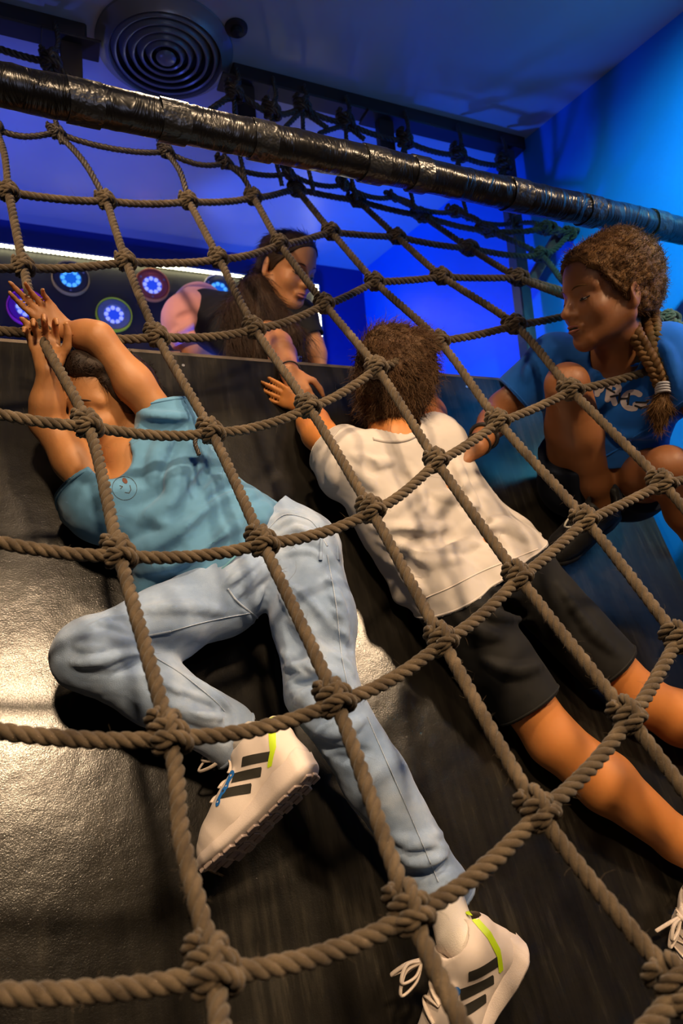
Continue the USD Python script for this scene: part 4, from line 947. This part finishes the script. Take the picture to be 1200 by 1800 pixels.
# ------------------------------------------------------------------ boy in the white shirt and black shorts, climbing face to the ramp
def hair_cap(F, thick, h=.0028, front=(.058, .070), tilt=.62, low=-.040, nape=-.06, extra=()):
    H = Sculpt([F.o], .19 if extra else .16, h); k = F.k
    H.ell(F(0, -.015, .030), np.array([.071 + thick, .090 + thick, .078 + thick]) * k, F.axes, .01)
    H.cone(F(0, .044, .054), (.045 + thick) * k, k=.03)
    H.ell(F(0, -.045, -.02), np.array([.058 + thick * .6, .055 + thick * .6, .060]) * k, F.axes, .02)
    for e in extra: H.cone(*e)
    H.plane(F(0, front[0], front[1]), unit(F.f * (1 - tilt) - F.u * tilt + F.f * .35), .30 * k, 0)
    H.plane(F(0, .0, low), unit(F.f * .75 - F.u * .65), .25 * k, 0); H.plane(F(0, -.05, nape), -F.u, .25 * k)
    return H
M_skin2 = skin('skin_tan', (.46, .165, .040), (.52, .195, .050))
M_hair2 = mat('hair_brown', (.060, .027, .010), .6, .3, 400, spec=.2, color2=(.085, .046, .020), vscale=30)
M_white = cloth('tee_white', (.48, .44, .41), (.52, .475, .445), vscale=3)
M_short = cloth('shorts_black', (.006, .0058, .0055), (.008, .0076, .007), 1200, .75)
b2 = thing('person', 'person in a white t-shirt and black shorts lying face down on the ramp', 'person', RP(760, 930, .09))
sh_l, sh_r, pel = RP(612, 812, .115), RP(768, 786, .115), RP(838, 1000, .10)
hip_l, hip_r = RP(800, 1055, .095), RP(905, 998, .095)
kn_l, kn_r, an_l, an_r = RP(972, 1300, .070), RP(1125, 1228, .075), RP(1262, 1535, .055), RP(1345, 1335, .055)
el_l, wr_l, el_r, wr_r = RP(560, 762, .075), RP(536, 716, .030), RP(757, 728, .05), RP(712, 650, .03)
hd = Frame(RP(690, 684, .135), cam_dir(.10, -.42, .90), cam_dir(.10, -.90, -.40), 1.0)
S = Sculpt([sh_l, sh_r, hip_l, hip_r, kn_l, kn_r, an_l, an_r, el_l, wr_l, wr_r, hd.o, P(450, 690, 1.65)], .12, .0042)
nb = RP(692, 775, .115)
S.chain([nb, hd(0, -.02, -.07)], [.052, .047], .02); S.cone(sh_l, .040, sh_r, .040, .03); S.chain([nb, RP(760, 900, .095), pel], [.055, .065, .065], .03)
S.chain([sh_l, RP(720, 950, .09), hip_l], [.035, .05, .055], .03); S.chain([sh_r, RP(835, 900, .09), hip_r], [.035, .05, .055], .03)
for a, b, c in ((sh_l, el_l, wr_l), (sh_r, el_r, wr_r)): S.chain([a, b], [.036, .036], .02); S.chain([b, b * .6 + c * .4, c], [.036, .035, .023], .015)
for a, b, c in ((hip_l, kn_l, an_l), (hip_r, kn_r, an_r)):
    S.cone(a, .056, b, .050, .02); q = b * .68 + c * .32; S.cone(b, .049, q + unit(EYE - q) * .012, .055, .02); S.cone(q + unit(EYE - q) * .012, .055, b * .25 + c * .75, .038, .02); S.cone(b * .25 + c * .75, .038, c, .031, .02)
head(S, hd)
hand(S, wr_l, RP(484, 690, .016) - wr_l, RP(500, 690, 0) - RP(500, 690, .1), .74, curl=(.12, .18, .12), thumb=-1, spread=.06)
hand(S, wr_r, RP(705, 600, .015) - wr_r, RP(720, 620, 0) - RP(720, 620, .1), .86, curl=(.2, .2, .2), thumb=1)
obj('body', S.mesh(1), M_skin2, b2, smooth=True)
face_parts(hd, b2, mat('lip_tan', (.30, .11, .06), .45), M_hair2, M_lash, M_eye)
H = hair_cap(hd, .010, nape=-.055, front=(.075, .060), extra=((hd(.03, -.03, .095), .048, hd(-.03, -.02, .095), .046, .03), (hd(.052, -.045, .055), .034, hd(.050, -.06, .03), .030, .02), (hd(-.055, -.03, .06), .030, hd(-.052, -.05, .03), .030, .02), (hd(.02, -.075, .07), .030, hd(-.02, -.08, .05), .030, .02)))
H.noise(.008, 34, 7, stretch=(1, 1, 1)); H.noise(.003, 110, 9)
obj('hair', H.mesh(0), M_hair2, b2, smooth=True)
curves('hair_strand', hair_on(H, 6500, .034, lambda q: unit(-hd.u + .8 * np.cross(hd.f, q - hd.o) / .08 + .0 * hd.f), .45, hr, lift=.35, curl=.55, mask=lambda q: (q - hd.o) @ hd.u > -.045), .0012, M_hair2, b2)
T = Sculpt([sh_l, sh_r, hip_l, hip_r, RP(600, 860, .05), RP(700, 1050, .04), RP(960, 970, .06)], .13, .0036)
T.chain([sh_l, RP(700, 930, .095), RP(775, 1030, .098)], [.060, .066, .068], .035); T.chain([sh_r, RP(820, 905, .095), RP(900, 985, .098)], [.060, .066, .070], .035)
T.chain([nb, RP(770, 905, .10), RP(845, 1005, .10)], [.062, .070, .072], .04); T.cone(sh_l, .060, sh_r, .060, .03); T.cone(RP(775, 1030, .098), .076, RP(815, 1085, .095), .080, .02); T.cone(RP(900, 985, .098), .078, RP(955, 1035, .095), .080, .02); T.cone(RP(845, 1005, .10), .080, RP(890, 1070, .10), .086, .02)
T.chain([RP(850, 900, .08), RP(900, 940, .075), RP(935, 965, .07)], [.040, .042, .040], .025)
T.chain([RP(650, 900, .06), RP(690, 985, .05), RP(705, 1045, .045)], [.038, .022, .020], .03)
du = unit(el_l - sh_l); sl_l = sh_l + du * .055; T.cone(sh_l, .062, sl_l, .060, .02); T.cone(RP(612, 830, .10), .055, RP(598, 845, .085), .042, .02)
dr = unit(el_r - sh_r); sl_r = sh_r + dr * .06; T.cone(sh_r, .062, sl_r, .058, .02)
T.plane(sl_l, du, .070); T.plane(sl_r, dr, .062)
T.cone(hd(0, -.02, -.065), .047, nb, .050, .006, 'sub'); T.plane(RP(690, 757, .13), hd.u, .062)
hemn = unit(RC @ np.array([.42, .90, .10])); T.plane(RP(845, 1022, .10), hemn, .26)
T.folds([([(655, 925), (720, 935), (790, 925)], .012), ([(670, 950), (730, 965), (800, 965), (850, 945)], .012), ([(680, 985), (740, 990), (810, 985)], .010), ([(690, 940), (750, 952), (800, 945)], -.010), ([(690, 975), (725, 1000), (745, 1010)], -.010), ([(700, 1000), (735, 1035), (748, 1045)], .009),
         ([(620, 800), (650, 815), (690, 812)], .009), ([(610, 820), (640, 840), (660, 860)], .009), ([(640, 800), (660, 830)], -.009), ([(800, 810), (812, 850), (838, 890)], .011), ([(780, 800), (795, 850), (815, 890)], -.010), ([(760, 870), (800, 880), (835, 895)], .009), ([(850, 925), (885, 925), (925, 950)], .014), ([(840, 940), (870, 945), (900, 970)], -.010), ([(830, 905), (860, 912)], -.011), ([(720, 820), (740, 870), (735, 900)], .007), ([(590, 800), (584, 830), (590, 850)], .008)])
T.noise(.0045, 13, 22); T.noise(.0012, 70, 24)
tm = T.mesh(2); tw = obj('t_shirt', tm, M_white, b2, smooth=True)
hem_ring(tm, sl_l, du, .0022, M_white, tw, 'cuff'); hem_ring(tm, RP(845, 1022, .10), hemn, .0024, M_white, tw, 'hem')
M_whites = cloth('tee_white_seam', (.56, .50, .46), (.60, .54, .50), 1500)
rim_line(T, [(742, 1053), (790, 1033), (845, 1005), (895, 985), (945, 965)], .0016, M_whites, tw, 'hem_seam')
rim_line(T, [(655, 772), (680, 776), (710, 774), (738, 763)], .0045, M_white, tw, 'collar')
J = Sculpt([hip_l, hip_r, kn_l, kn_r, RP(780, 980, .1)], .13, .0040)
J.cone(hip_l, .066, hip_r, .066, .03); J.chain([RP(790, 1010, .095), hip_l], [.050, .070], .03); J.chain([RP(880, 975, .095), hip_r], [.050, .068], .03)
for a, b, w in ((hip_l, kn_l, .068), (hip_r, kn_r, .066)):
    q = a + (b - a) * .80; J.cone(a, .074, q, w, .03); J.plane(a + (b - a) * .775, b - a, .11); J.cone(a + (b - a) * .70, w - .012, b, w - .005, .004, 'sub')
J.plane(RP(845, 1015, .1), -hemn, .25)
J.folds([([(800, 1080), (840, 1110), (880, 1120)], .010), ([(830, 1060), (880, 1085), (930, 1090)], .010), ([(860, 1040), (910, 1080), (960, 1140)], -.010), ([(850, 1160), (900, 1180), (950, 1170)], .009), ([(980, 1030), (1030, 1100), (1080, 1150)], .009)])
J.noise(.003, 16, 32)
jm = J.mesh(2); sh = obj('shorts', jm, M_short, b2, smooth=True)
for a, b in ((hip_l, kn_l), (hip_r, kn_r)): hem_ring(jm, a + (b - a) * .775, b - a, .0028, M_short, sh, 'cuff')
f2 = Frame(P(1235, 1640, 1.30), cam_dir(-.62, .76, -.15), cam_dir(-.62, -.50, -.55), 1.05)
make_shoe(f2, b2); obj('sock', tube([an_l, f2(0, -.045, .10), f2(0, -.045, .06)], [.033, .032, .030], 14), SK, b2, smooth=True)
f3 = Frame(an_r + cam_dir(-.01, .03, .02), cam_dir(.3, .8, .3), cam_dir(-.5, -.5, -.6), 1.05)
make_shoe(f3, b2, detail=False, trims=False)

# ------------------------------------------------------------------ girl in the blue printed shirt, crouching at the right of the ramp
M_skin3 = skin('skin_brown', (.215, .082, .029), (.255, .102, .037))
M_skin3l = mat('lip_brown', (.20, .055, .035), .42)
M_hair3 = mat('hair_curly_brown', (.085, .040, .013), .6, .3, 300, spec=.15, color2=(.16, .080, .027), vscale=40)
M_tee3 = cloth('tee_royal_blue', (.005, .105, .47), (.006, .12, .53), vscale=4)
g1 = thing('person', 'person with long braids in a bright blue t-shirt with white lettering, crouching', 'person', RP(1040, 890, .05))
hd = Frame(P(1068, 522, 1.43), cam_dir(-.95, .15, -.24), cam_dir(.13, -.98, -.03), .97)
sh_r, sh_l = P(974, 634, 1.60), P(1168, 622, 1.47); nb = P(1082, 630, 1.51)
el_r, wr_r = P(884, 716, 1.63), P(838, 786, 1.50); el_l, wr_l = P(1245, 735, 1.42), P(1318, 668, 1.40)
hip_r, hip_l = P(1012, 846, 1.69), P(1108, 850, 1.66); kn_r, kn_l = P(996, 676, 1.47), P(1172, 822, 1.43); an_r, an_l = P(1056, 886, 1.62), P(1265, 1010, 1.56)
S = Sculpt([hd.o, sh_r, sh_l, wr_r, el_l, wr_l, hip_r, hip_l, kn_r, kn_l, an_r, an_l], .13, .0040)
S.chain([nb, hd(0, -.018, -.07)], [.047, .044], .02); S.cone(sh_r, .038, sh_l, .038, .03); S.cone(nb, .055, P(1085, 660, 1.535), .06, .03)
S.chain([P(1080, 690, 1.56), P(1075, 780, 1.62), P(1062, 850, 1.68)], [.075, .070, .075], .03)
for a, b, c in ((sh_r, el_r, wr_r), (sh_l, el_l, wr_l)): S.chain([a, b], [.038, .036], .02); S.chain([b, b * .6 + c * .4, c], [.036, .034, .023], .015)
for a, b, c in ((hip_r, kn_r, an_r), (hip_l, kn_l, an_l)):
    S.cone(a, .070, a * .4 + b * .6, .055, .02); S.cone(a * .4 + b * .6, .055, b, .043, .02); q = b * .62 + c * .38; S.chain([b, q, b * .2 + c * .8, c], [.043, .046, .033, .030], .02)
head(S, hd)
tips = hand(S, wr_r, P(806, 804, 1.475) - wr_r, cam_dir(.25, .1, 1), .84, curl=(.30, .45, .35), thumb=-1, thumb_in=.3)
hand(S, wr_l, P(1320, 640, 1.42) - wr_l, cam_dir(-.5, .2, .6), .88, curl=(.8, .9, .6), thumb=1)
obj('body', S.mesh(1), M_skin3, g1, smooth=True)
face_parts(hd, g1, M_skin3l, M_hair3, M_lash, M_eye, open_=.5, mouth_open=True)
H = hair_cap(hd, .012, front=(.086, .056), tilt=.46, low=-.024, nape=-.045, extra=((hd(0, -.035, .078), .060, hd(0, -.06, .06), .058, .04), (hd(0, -.085, .02), .038, hd(0, -.10, .0), .03, .03)))
H.noise(.006, 60, 17); H.noise(.003, 150, 19)
obj('hair', H.mesh(0), M_hair3, g1, smooth=True)
curves('hair_strand', hair_on(H, 7500, .016, lambda q: -hd.f + .2 * hd.u, .8, hr, lift=.55, curl=.9, step=5), .0011, M_hair3, g1)
def braid(path, r, m, parent, name='braid', turns=26.0):
    p = resample(catmull(path, 10), .004); t, X, Y = frames(p); s_ = np.linspace(0, 1, len(p)) * np.linalg.norm(np.diff(p, axis=0), axis=1).sum(); ms = []
    for k in range(3):
        a = s_ * turns * 2 * np.pi / 1.0 + k * 2 * np.pi / 3
        c = p + (np.cos(a) * r * .75)[:, None] * X + (np.sin(2 * a) * r * .38)[:, None] * Y
        ms.append(tube(c, r * .66 * np.interp(np.linspace(0, 1, len(p)), [0, .8, 1], [1, .85, .6]), 8))
    return obj(name, join(*ms), m, parent, smooth=True)
br1 = [hd(.01, -.105, .01), P(1142, 562, 1.455), P(1152, 600, 1.43), P(1162, 645, 1.42), P(1164, 682, 1.42)]
bb = braid(br1, .0165, M_hair3, g1)
braid([hd(.035, -.085, -.02), P(1112, 578, 1.42), P(1130, 612, 1.415), P(1150, 648, 1.41), P(1160, 676, 1.415)], .0135, M_hair3, g1)
M_band = mat('hair_band', (.42, .40, .42), .7, .3, 500)
obj('hair_band', join(*[tube([P(1164 + .2 * i, 676 + i * 4.6, 1.415) + .013 * (math.cos(a) * RC @ np.array([1, 0, 0]) + math.sin(a) * RC @ np.array([0, .15, 1])) for a in np.linspace(0, 2 * np.pi, 18)], .003, 6) for i in range(4)]), M_band, g1, smooth=True)
TL = Sculpt([P(1160, 700, 1.42), P(1158, 745, 1.42)], .05, .003); TL.chain([P(1164, 694, 1.42), P(1161, 720, 1.42), P(1158, 748, 1.42)], [.010, .0185, .007], .01); TL.noise(.003, 90, 3)
obj('braid_tail', TL.mesh(0), M_hair3, g1, smooth=True); curves('hair_strand', hair_on(TL, 700, .025, cam_dir(-.05, 1, 0), .3, hr, lift=.2), .0011, M_hair3, g1)
T = Sculpt([sh_r, sh_l, P(1062, 850, 1.68), el_r, el_l], .13, .0037)
T.cone(sh_r, .052, sh_l, .052, .04); T.chain([sh_r, P(1020, 760, 1.60), P(1030, 815, 1.64)], [.056, .070, .072], .04); T.chain([sh_l, P(1128, 710, 1.535), P(1122, 800, 1.60)], [.060, .066, .060], .04); T.chain([nb, P(1085, 720, 1.56), P(1075, 800, 1.62)], [.060, .072, .070], .04)
T.cone(P(1128, 745, 1.55), .056, P(1132, 775, 1.56), .040, .03)
du = unit(el_r - sh_r); sl_r = sh_r + du * .125; T.cone(sh_r, .056, sl_r, .058, .02); T.plane(sl_r, du, .075); T.cone(sl_r - du * .02, .047, sl_r + du * .03, .054, .003, 'sub')
dl = unit(el_l - sh_l); sl_l = sh_l + dl * .13; T.cone(sh_l, .058, sl_l, .066, .02); T.plane(sl_l, dl, .085); T.cone(sl_l - dl * .02, .052, sl_l + dl * .03, .058, .003, 'sub')
T.cone(hd(0, -.018, -.06), .045, nb, .052, .008, 'sub'); T.cone(nb, .050, nb + unit(EYE - nb) * .10 + np.array([0, 0, .02]), .058, .006, 'sub')
T.plane(P(1070, 822, 1.63), cam_dir(.06, .98, .1), .16); T.cone(P(1070, 800, 1.63), .060, P(1070, 860, 1.66), .075, .004, 'sub')
T.folds([([(985, 640), (980, 680), (965, 700)], .010), ([(1000, 640), (1000, 690)], -.010), ([(1150, 640), (1140, 690), (1150, 730)], .009), ([(1060, 750), (1100, 765), (1150, 755)], .008), ([(1050, 640), (1045, 680)], .007), ([(1075, 775), (1110, 785), (1150, 780)], -.008), ([(930, 640), (925, 670)], .008), ([(1165, 600), (1180, 640), (1190, 680)], .009)])
T.noise(.0032, 16, 42); T.noise(.0010, 70, 44)
tm = T.mesh(2); t3 = obj('t_shirt', tm, M_tee3, g1, smooth=True)
hem_ring(tm, sl_r, du, .0024, M_tee3, t3, 'cuff'); hem_ring(tm, sl_l, dl, .0024, M_tee3, t3, 'cuff')
cp_ = [nb + .055 * (math.cos(a) * unit(sh_l - sh_r) + .75 * math.sin(a) * unit(EYE - nb)) + np.array([0, 0, -.006 - .012 * math.sin(a)]) for a in np.linspace(-.4, math.pi + .4, 20)]
obj('collar', tube(cp_, .0055, 8), M_tee3, t3, smooth=True)
# lettering across the chest: white strokes crossed by black ones
M_pw, M_pb = mat('print_white', (.62, .56, .60), .7), mat('print_black', (.006, .008, .014), .6)
L0 = T.px([(1089, 700)])[0]; ld = unit(L0 - EYE); lr = unit(RC @ np.array([.985, .17, 0]) - ld * (ld @ (RC @ np.array([.985, .17, 0])))); lu = np.cross(lr, ld); px_ = 1.5 / 1200
def LP(x, y): return (x - 1085) * px_, -(y - 700) * px_
def strokes(ls, w): return unary_union([LineString([LP(*q) for q in l]).buffer(w * px_) for l in ls])
arc = lambda cx, cy, rx, ry, a0, a1: [(cx + rx * math.cos(a), cy + ry * math.sin(a)) for a in np.linspace(a0, a1, 14)]
wh = strokes([[(1045, 681), (1047, 700)], arc(1044, 688, 8, 7, -1.4, 1.4), [(1064, 684), (1066, 706)], arc(1070, 686, 10, 8, -1.5, 1.7), [(1070, 695), (1079, 710)], arc(1106, 700, 15, 14, -1.0, -5.2), [(1112, 706), (1125, 704)]], 4.6)
bk = strokes([[(1058, 686), (1074, 692)], [(1070, 700), (1080, 696)], [(1083, 692), (1085, 708)], [(1086, 701), (1098, 698)], [(1098, 690), (1100, 708)], [(1112, 702), (1128, 700), (1130, 695)], [(1112, 708), (1122, 710), (1130, 706)]], 1.6)
for pl, m_, nm, lf in ((wh, M_pw, 'print_letters', .0007), (bk, M_pb, 'print_strokes', .0012)):
    m = sheet_on(T, pl, lambda a, b: L0 + a * lr + b * lu, ld, lf, .0016)
    if m is not None: obj(nm, m, m_, t3, smooth=True, label='white letters' if m_ is M_pw else 'black strokes over the letters')
J = Sculpt([hip_r, hip_l, P(1062, 850, 1.68), kn_r, kn_l], .12, .0042)
J.cone(hip_r, .088, hip_l, .088, .03); J.cone(P(1066, 815, 1.66), .082, P(1062, 850, 1.69), .09, .03)
for a, b in ((hip_r, kn_r), (hip_l, kn_l)): J.cone(a, .088, a + (b - a) * .5, .078, .02); J.plane(a + (b - a) * (.36 if a is hip_r else .40), b - a, .12)
J.noise(.003, 18, 52)
obj('shorts', J.mesh(2), cloth('shorts_dark_navy', (.006, .010, .022), (.008, .013, .03)), g1, smooth=True)
M_bshoe = cloth('shoe_black', (.010, .010, .011), (.014, .014, .015), 1200, .6); M_bsole = mat('sole_black', (.018, .018, .018), .6)
M_lime2, M_st2 = M_lime, M_stripe
fa = Frame(an_r + cam_dir(-.03, .075, .02), cam_dir(-.75, .55, -.2), cam_dir(.05, -.7, -.7), 1.0)
bs = make_shoe(fa, g1, detail=False, m_upper=M_bshoe, m_sole=M_bsole, trims=False)
lp = [fa(.005, .02 + .02 * i, .075 - .012 * i) for i in range(3)]
for q in lp: obj('lace', tube(catmull([q - fa.r * .022 - fa.u * .004, q + fa.u * .006, q + fa.r * .022 - fa.u * .004], 5), .0026, 6, flat=.6), mat('lace_grey', (.35, .34, .30), .8) if q is lp[0] else '/World/Looks/lace_grey', bs, smooth=True)
obj('lace_bow', tube(catmull([lp[0], lp[0] + cam_dir(-.03, -.01, -.02), lp[0] + cam_dir(-.045, .01, -.025), lp[0] + cam_dir(-.02, .012, -.01)], 6), .0024, 6), '/World/Looks/lace_grey', bs, smooth=True)
fb = Frame(an_l + cam_dir(.0, .07, .02), cam_dir(-.5, .7, -.3), cam_dir(.3, -.6, -.7), 1.0)
make_shoe(fb, g1, detail=False, m_upper=M_bshoe, m_sole=M_bsole, trims=False)
wb = wr_r * .90 + el_r * .10
M_wband = mat('wristband_black', (.012, .010, .010), .6)
def wrist_ring(c, d, R, r, m, parent, name='wristband'):
    x, y, _ = basis(d); obj(name, tube([c + R * (math.cos(a) * x + math.sin(a) * y) for a in np.linspace(0, 2 * np.pi, 26)], r, 6), m, parent, smooth=True)
wrist_ring(wr_r * .93 + el_r * .07, wr_r - el_r, .0265, .0026, M_wband, g1); wrist_ring(wr_r * .74 + el_r * .26, wr_r - el_r, .0300, .0055, M_wband, g1)

# ------------------------------------------------------------------ girl on the platform, leaning over the edge
M_skin4 = skin('skin_olive', (.46, .20, .085), (.52, .235, .105))
M_hair4 = mat('hair_long_brown', (.022, .011, .006), .5, .3, 300, spec=.3, color2=(.045, .022, .010), vscale=14, stretch=(60, 60, 6))
g2 = thing('person', 'person with a long ponytail, black t-shirt and pink shorts, leaning over the edge', 'person', P(420, 600, 2.1))
hd = Frame(P(503, 474, 2.02), cam_dir(.72, .36, -.60), cam_dir(.24, -.94, -.25), .97)
nb = P(490, 545, 2.07); sh_r, sh_l = P(462, 575, 2.00), P(528, 556, 2.06)
el_r, wr_r = P(489, 606, 1.74), P(509, 656, 1.575); el_l, wr_l = P(549, 606, 2.05), P(562, 650, 2.02)
hip_r, hip_l = P(335, 565, 2.18), P(350, 545, 2.36); kn_r, kn_l = P(372, 655, 2.20), P(400, 640, 2.36)
S = Sculpt([hd.o, sh_r, sh_l, wr_r, wr_l, hip_r, hip_l, kn_r, kn_l, P(300, 690, 2.4), P(530, 720, 1.6)], .12, .0044)
S.chain([nb, hd(0, -.018, -.07)], [.046, .043], .02); S.cone(sh_r, .036, sh_l, .036, .03); S.chain([nb, P(430, 575, 2.12), P(345, 555, 2.27)], [.055, .075, .075], .03)
for a, b, c in ((sh_r, el_r, wr_r), (sh_l, el_l, wr_l)): S.chain([a, b], [.036, .033], .02); S.chain([b, b * .6 + c * .4, c], [.033, .033, .022], .015)
for a, b, s_ in ((hip_r, kn_r, 1), (hip_l, kn_l, -1)): S.chain([a, b], [.075, .052], .02); S.chain([b, b + np.array([-.30, .05, .0])], [.05, .033], .02)
head(S, hd)
hand(S, wr_r, P(533, 706, 1.55) - wr_r, cam_dir(.2, .3, .9), .84, curl=(.35, .5, .4), thumb=1, thumb_in=.4)
hand(S, wr_l, cam_dir(.0, .6, -.8), cam_dir(0, 1, .3), .84, curl=(.1, .1, .1), thumb=-1)
obj('body', S.mesh(1), M_skin4, g2, smooth=True)
face_parts(hd, g2, mat('lip_rose', (.36, .13, .10), .42), M_hair4, M_lash, M_eye, open_=.45)
H = hair_cap(hd, .005, front=(.088, .058), tilt=.46, low=-.024, nape=-.05, h=.003)
H.noise(.0018, 60, 27)
obj('hair', H.mesh(0), M_hair4, g2, smooth=True)
curves('hair_strand', hair_on(H, 2500, .04, lambda q: -hd.f - .3 * hd.u, .12, hr, lift=.02), .0011, M_hair4, g2)
PT = Sculpt([hd(0, -.1, .0), P(440, 500, 1.98), P(430, 640, 1.95), P(500, 640, 1.92)], .09, .0036)
PT.chain([hd(-.02, -.095, -.015), P(446, 512, 1.99), P(425, 550, 1.965), P(428, 600, 1.96), P(440, 640, 1.96)], [.034, .042, .046, .042, .02], .02)
PT.chain([P(452, 515, 1.98), P(468, 565, 1.94), P(490, 610, 1.92), P(505, 636, 1.91)], [.036, .042, .032, .012], .02); PT.chain([P(470, 535, 1.96), P(520, 590, 1.93), P(532, 620, 1.93)], [.035, .024, .008], .02)
PT.chain([P(430, 560, 1.96), P(462, 620, 1.94), P(470, 655, 1.93)], [.04, .035, .015], .02); PT.noise(.007, 26, 5, stretch=(1.6, 1.6, .25)); PT.noise(.003, 90, 6, stretch=(1.5, 1.5, .12))
pt = obj('ponytail', PT.mesh(0), M_hair4, g2, smooth=True)
curves('hair_strand', hair_on(PT, 5000, .075, lambda q: np.array([.10, -.1, -1.0]), .10, hr, lift=.05, curl=.14), .0011, M_hair4, g2)
T = Sculpt([sh_r, sh_l, hip_r, hip_l], .13, .0042)
T.cone(sh_r, .050, sh_l, .050, .04); T.chain([nb, P(430, 570, 2.12), P(350, 553, 2.24)], [.060, .088, .086], .04); T.chain([sh_r, P(420, 590, 2.08), P(352, 575, 2.19)], [.055, .075, .07], .04)
for a, b, q in ((sh_r, el_r, .085), (sh_l, el_l, .075)):
    d = unit(b - a); T.cone(a, .046, a + d * q, .046, .02); T.plane(a + d * q, d, .075); T.cone(a + d * (q - .015), .039, a + d * (q + .03), .045, .003, 'sub')
T.cone(hd(0, -.018, -.06), .044, nb, .050, .006, 'sub'); T.plane(P(352, 560, 2.22), P(300, 545, 2.30) - P(420, 570, 2.12), .16)
T.noise(.0035, 18, 62)
obj('t_shirt', T.mesh(2), cloth('tee_black', (.010, .010, .012), (.014, .014, .016)), g2, smooth=True)
J = Sculpt([hip_r, hip_l, kn_r, kn_l], .13, .0042)
J.cone(hip_r, .088, hip_l, .088, .03); J.cone(P(350, 555, 2.25), .084, P(372, 562, 2.22), .078, .03)
for a, b in ((hip_r, kn_r), (hip_l, kn_l)): J.cone(a, .088, a + (b - a) * .6, .082, .02); J.plane(a + (b - a) * .36, b - a, .12)
J.folds([([(300, 590), (330, 575), (350, 560)], .010), ([(310, 560), (335, 550)], -.009), ([(305, 600), (340, 590), (370, 595)], .008)]); J.noise(.003, 18, 72)
obj('shorts', J.mesh(1), cloth('shorts_pink', (.74, .34, .33), (.80, .38, .37)), g2, smooth=True)
wrist_ring(wr_r * .97 + el_r * .03, wr_r - el_r, .0262, .0022, M_wband, g2)
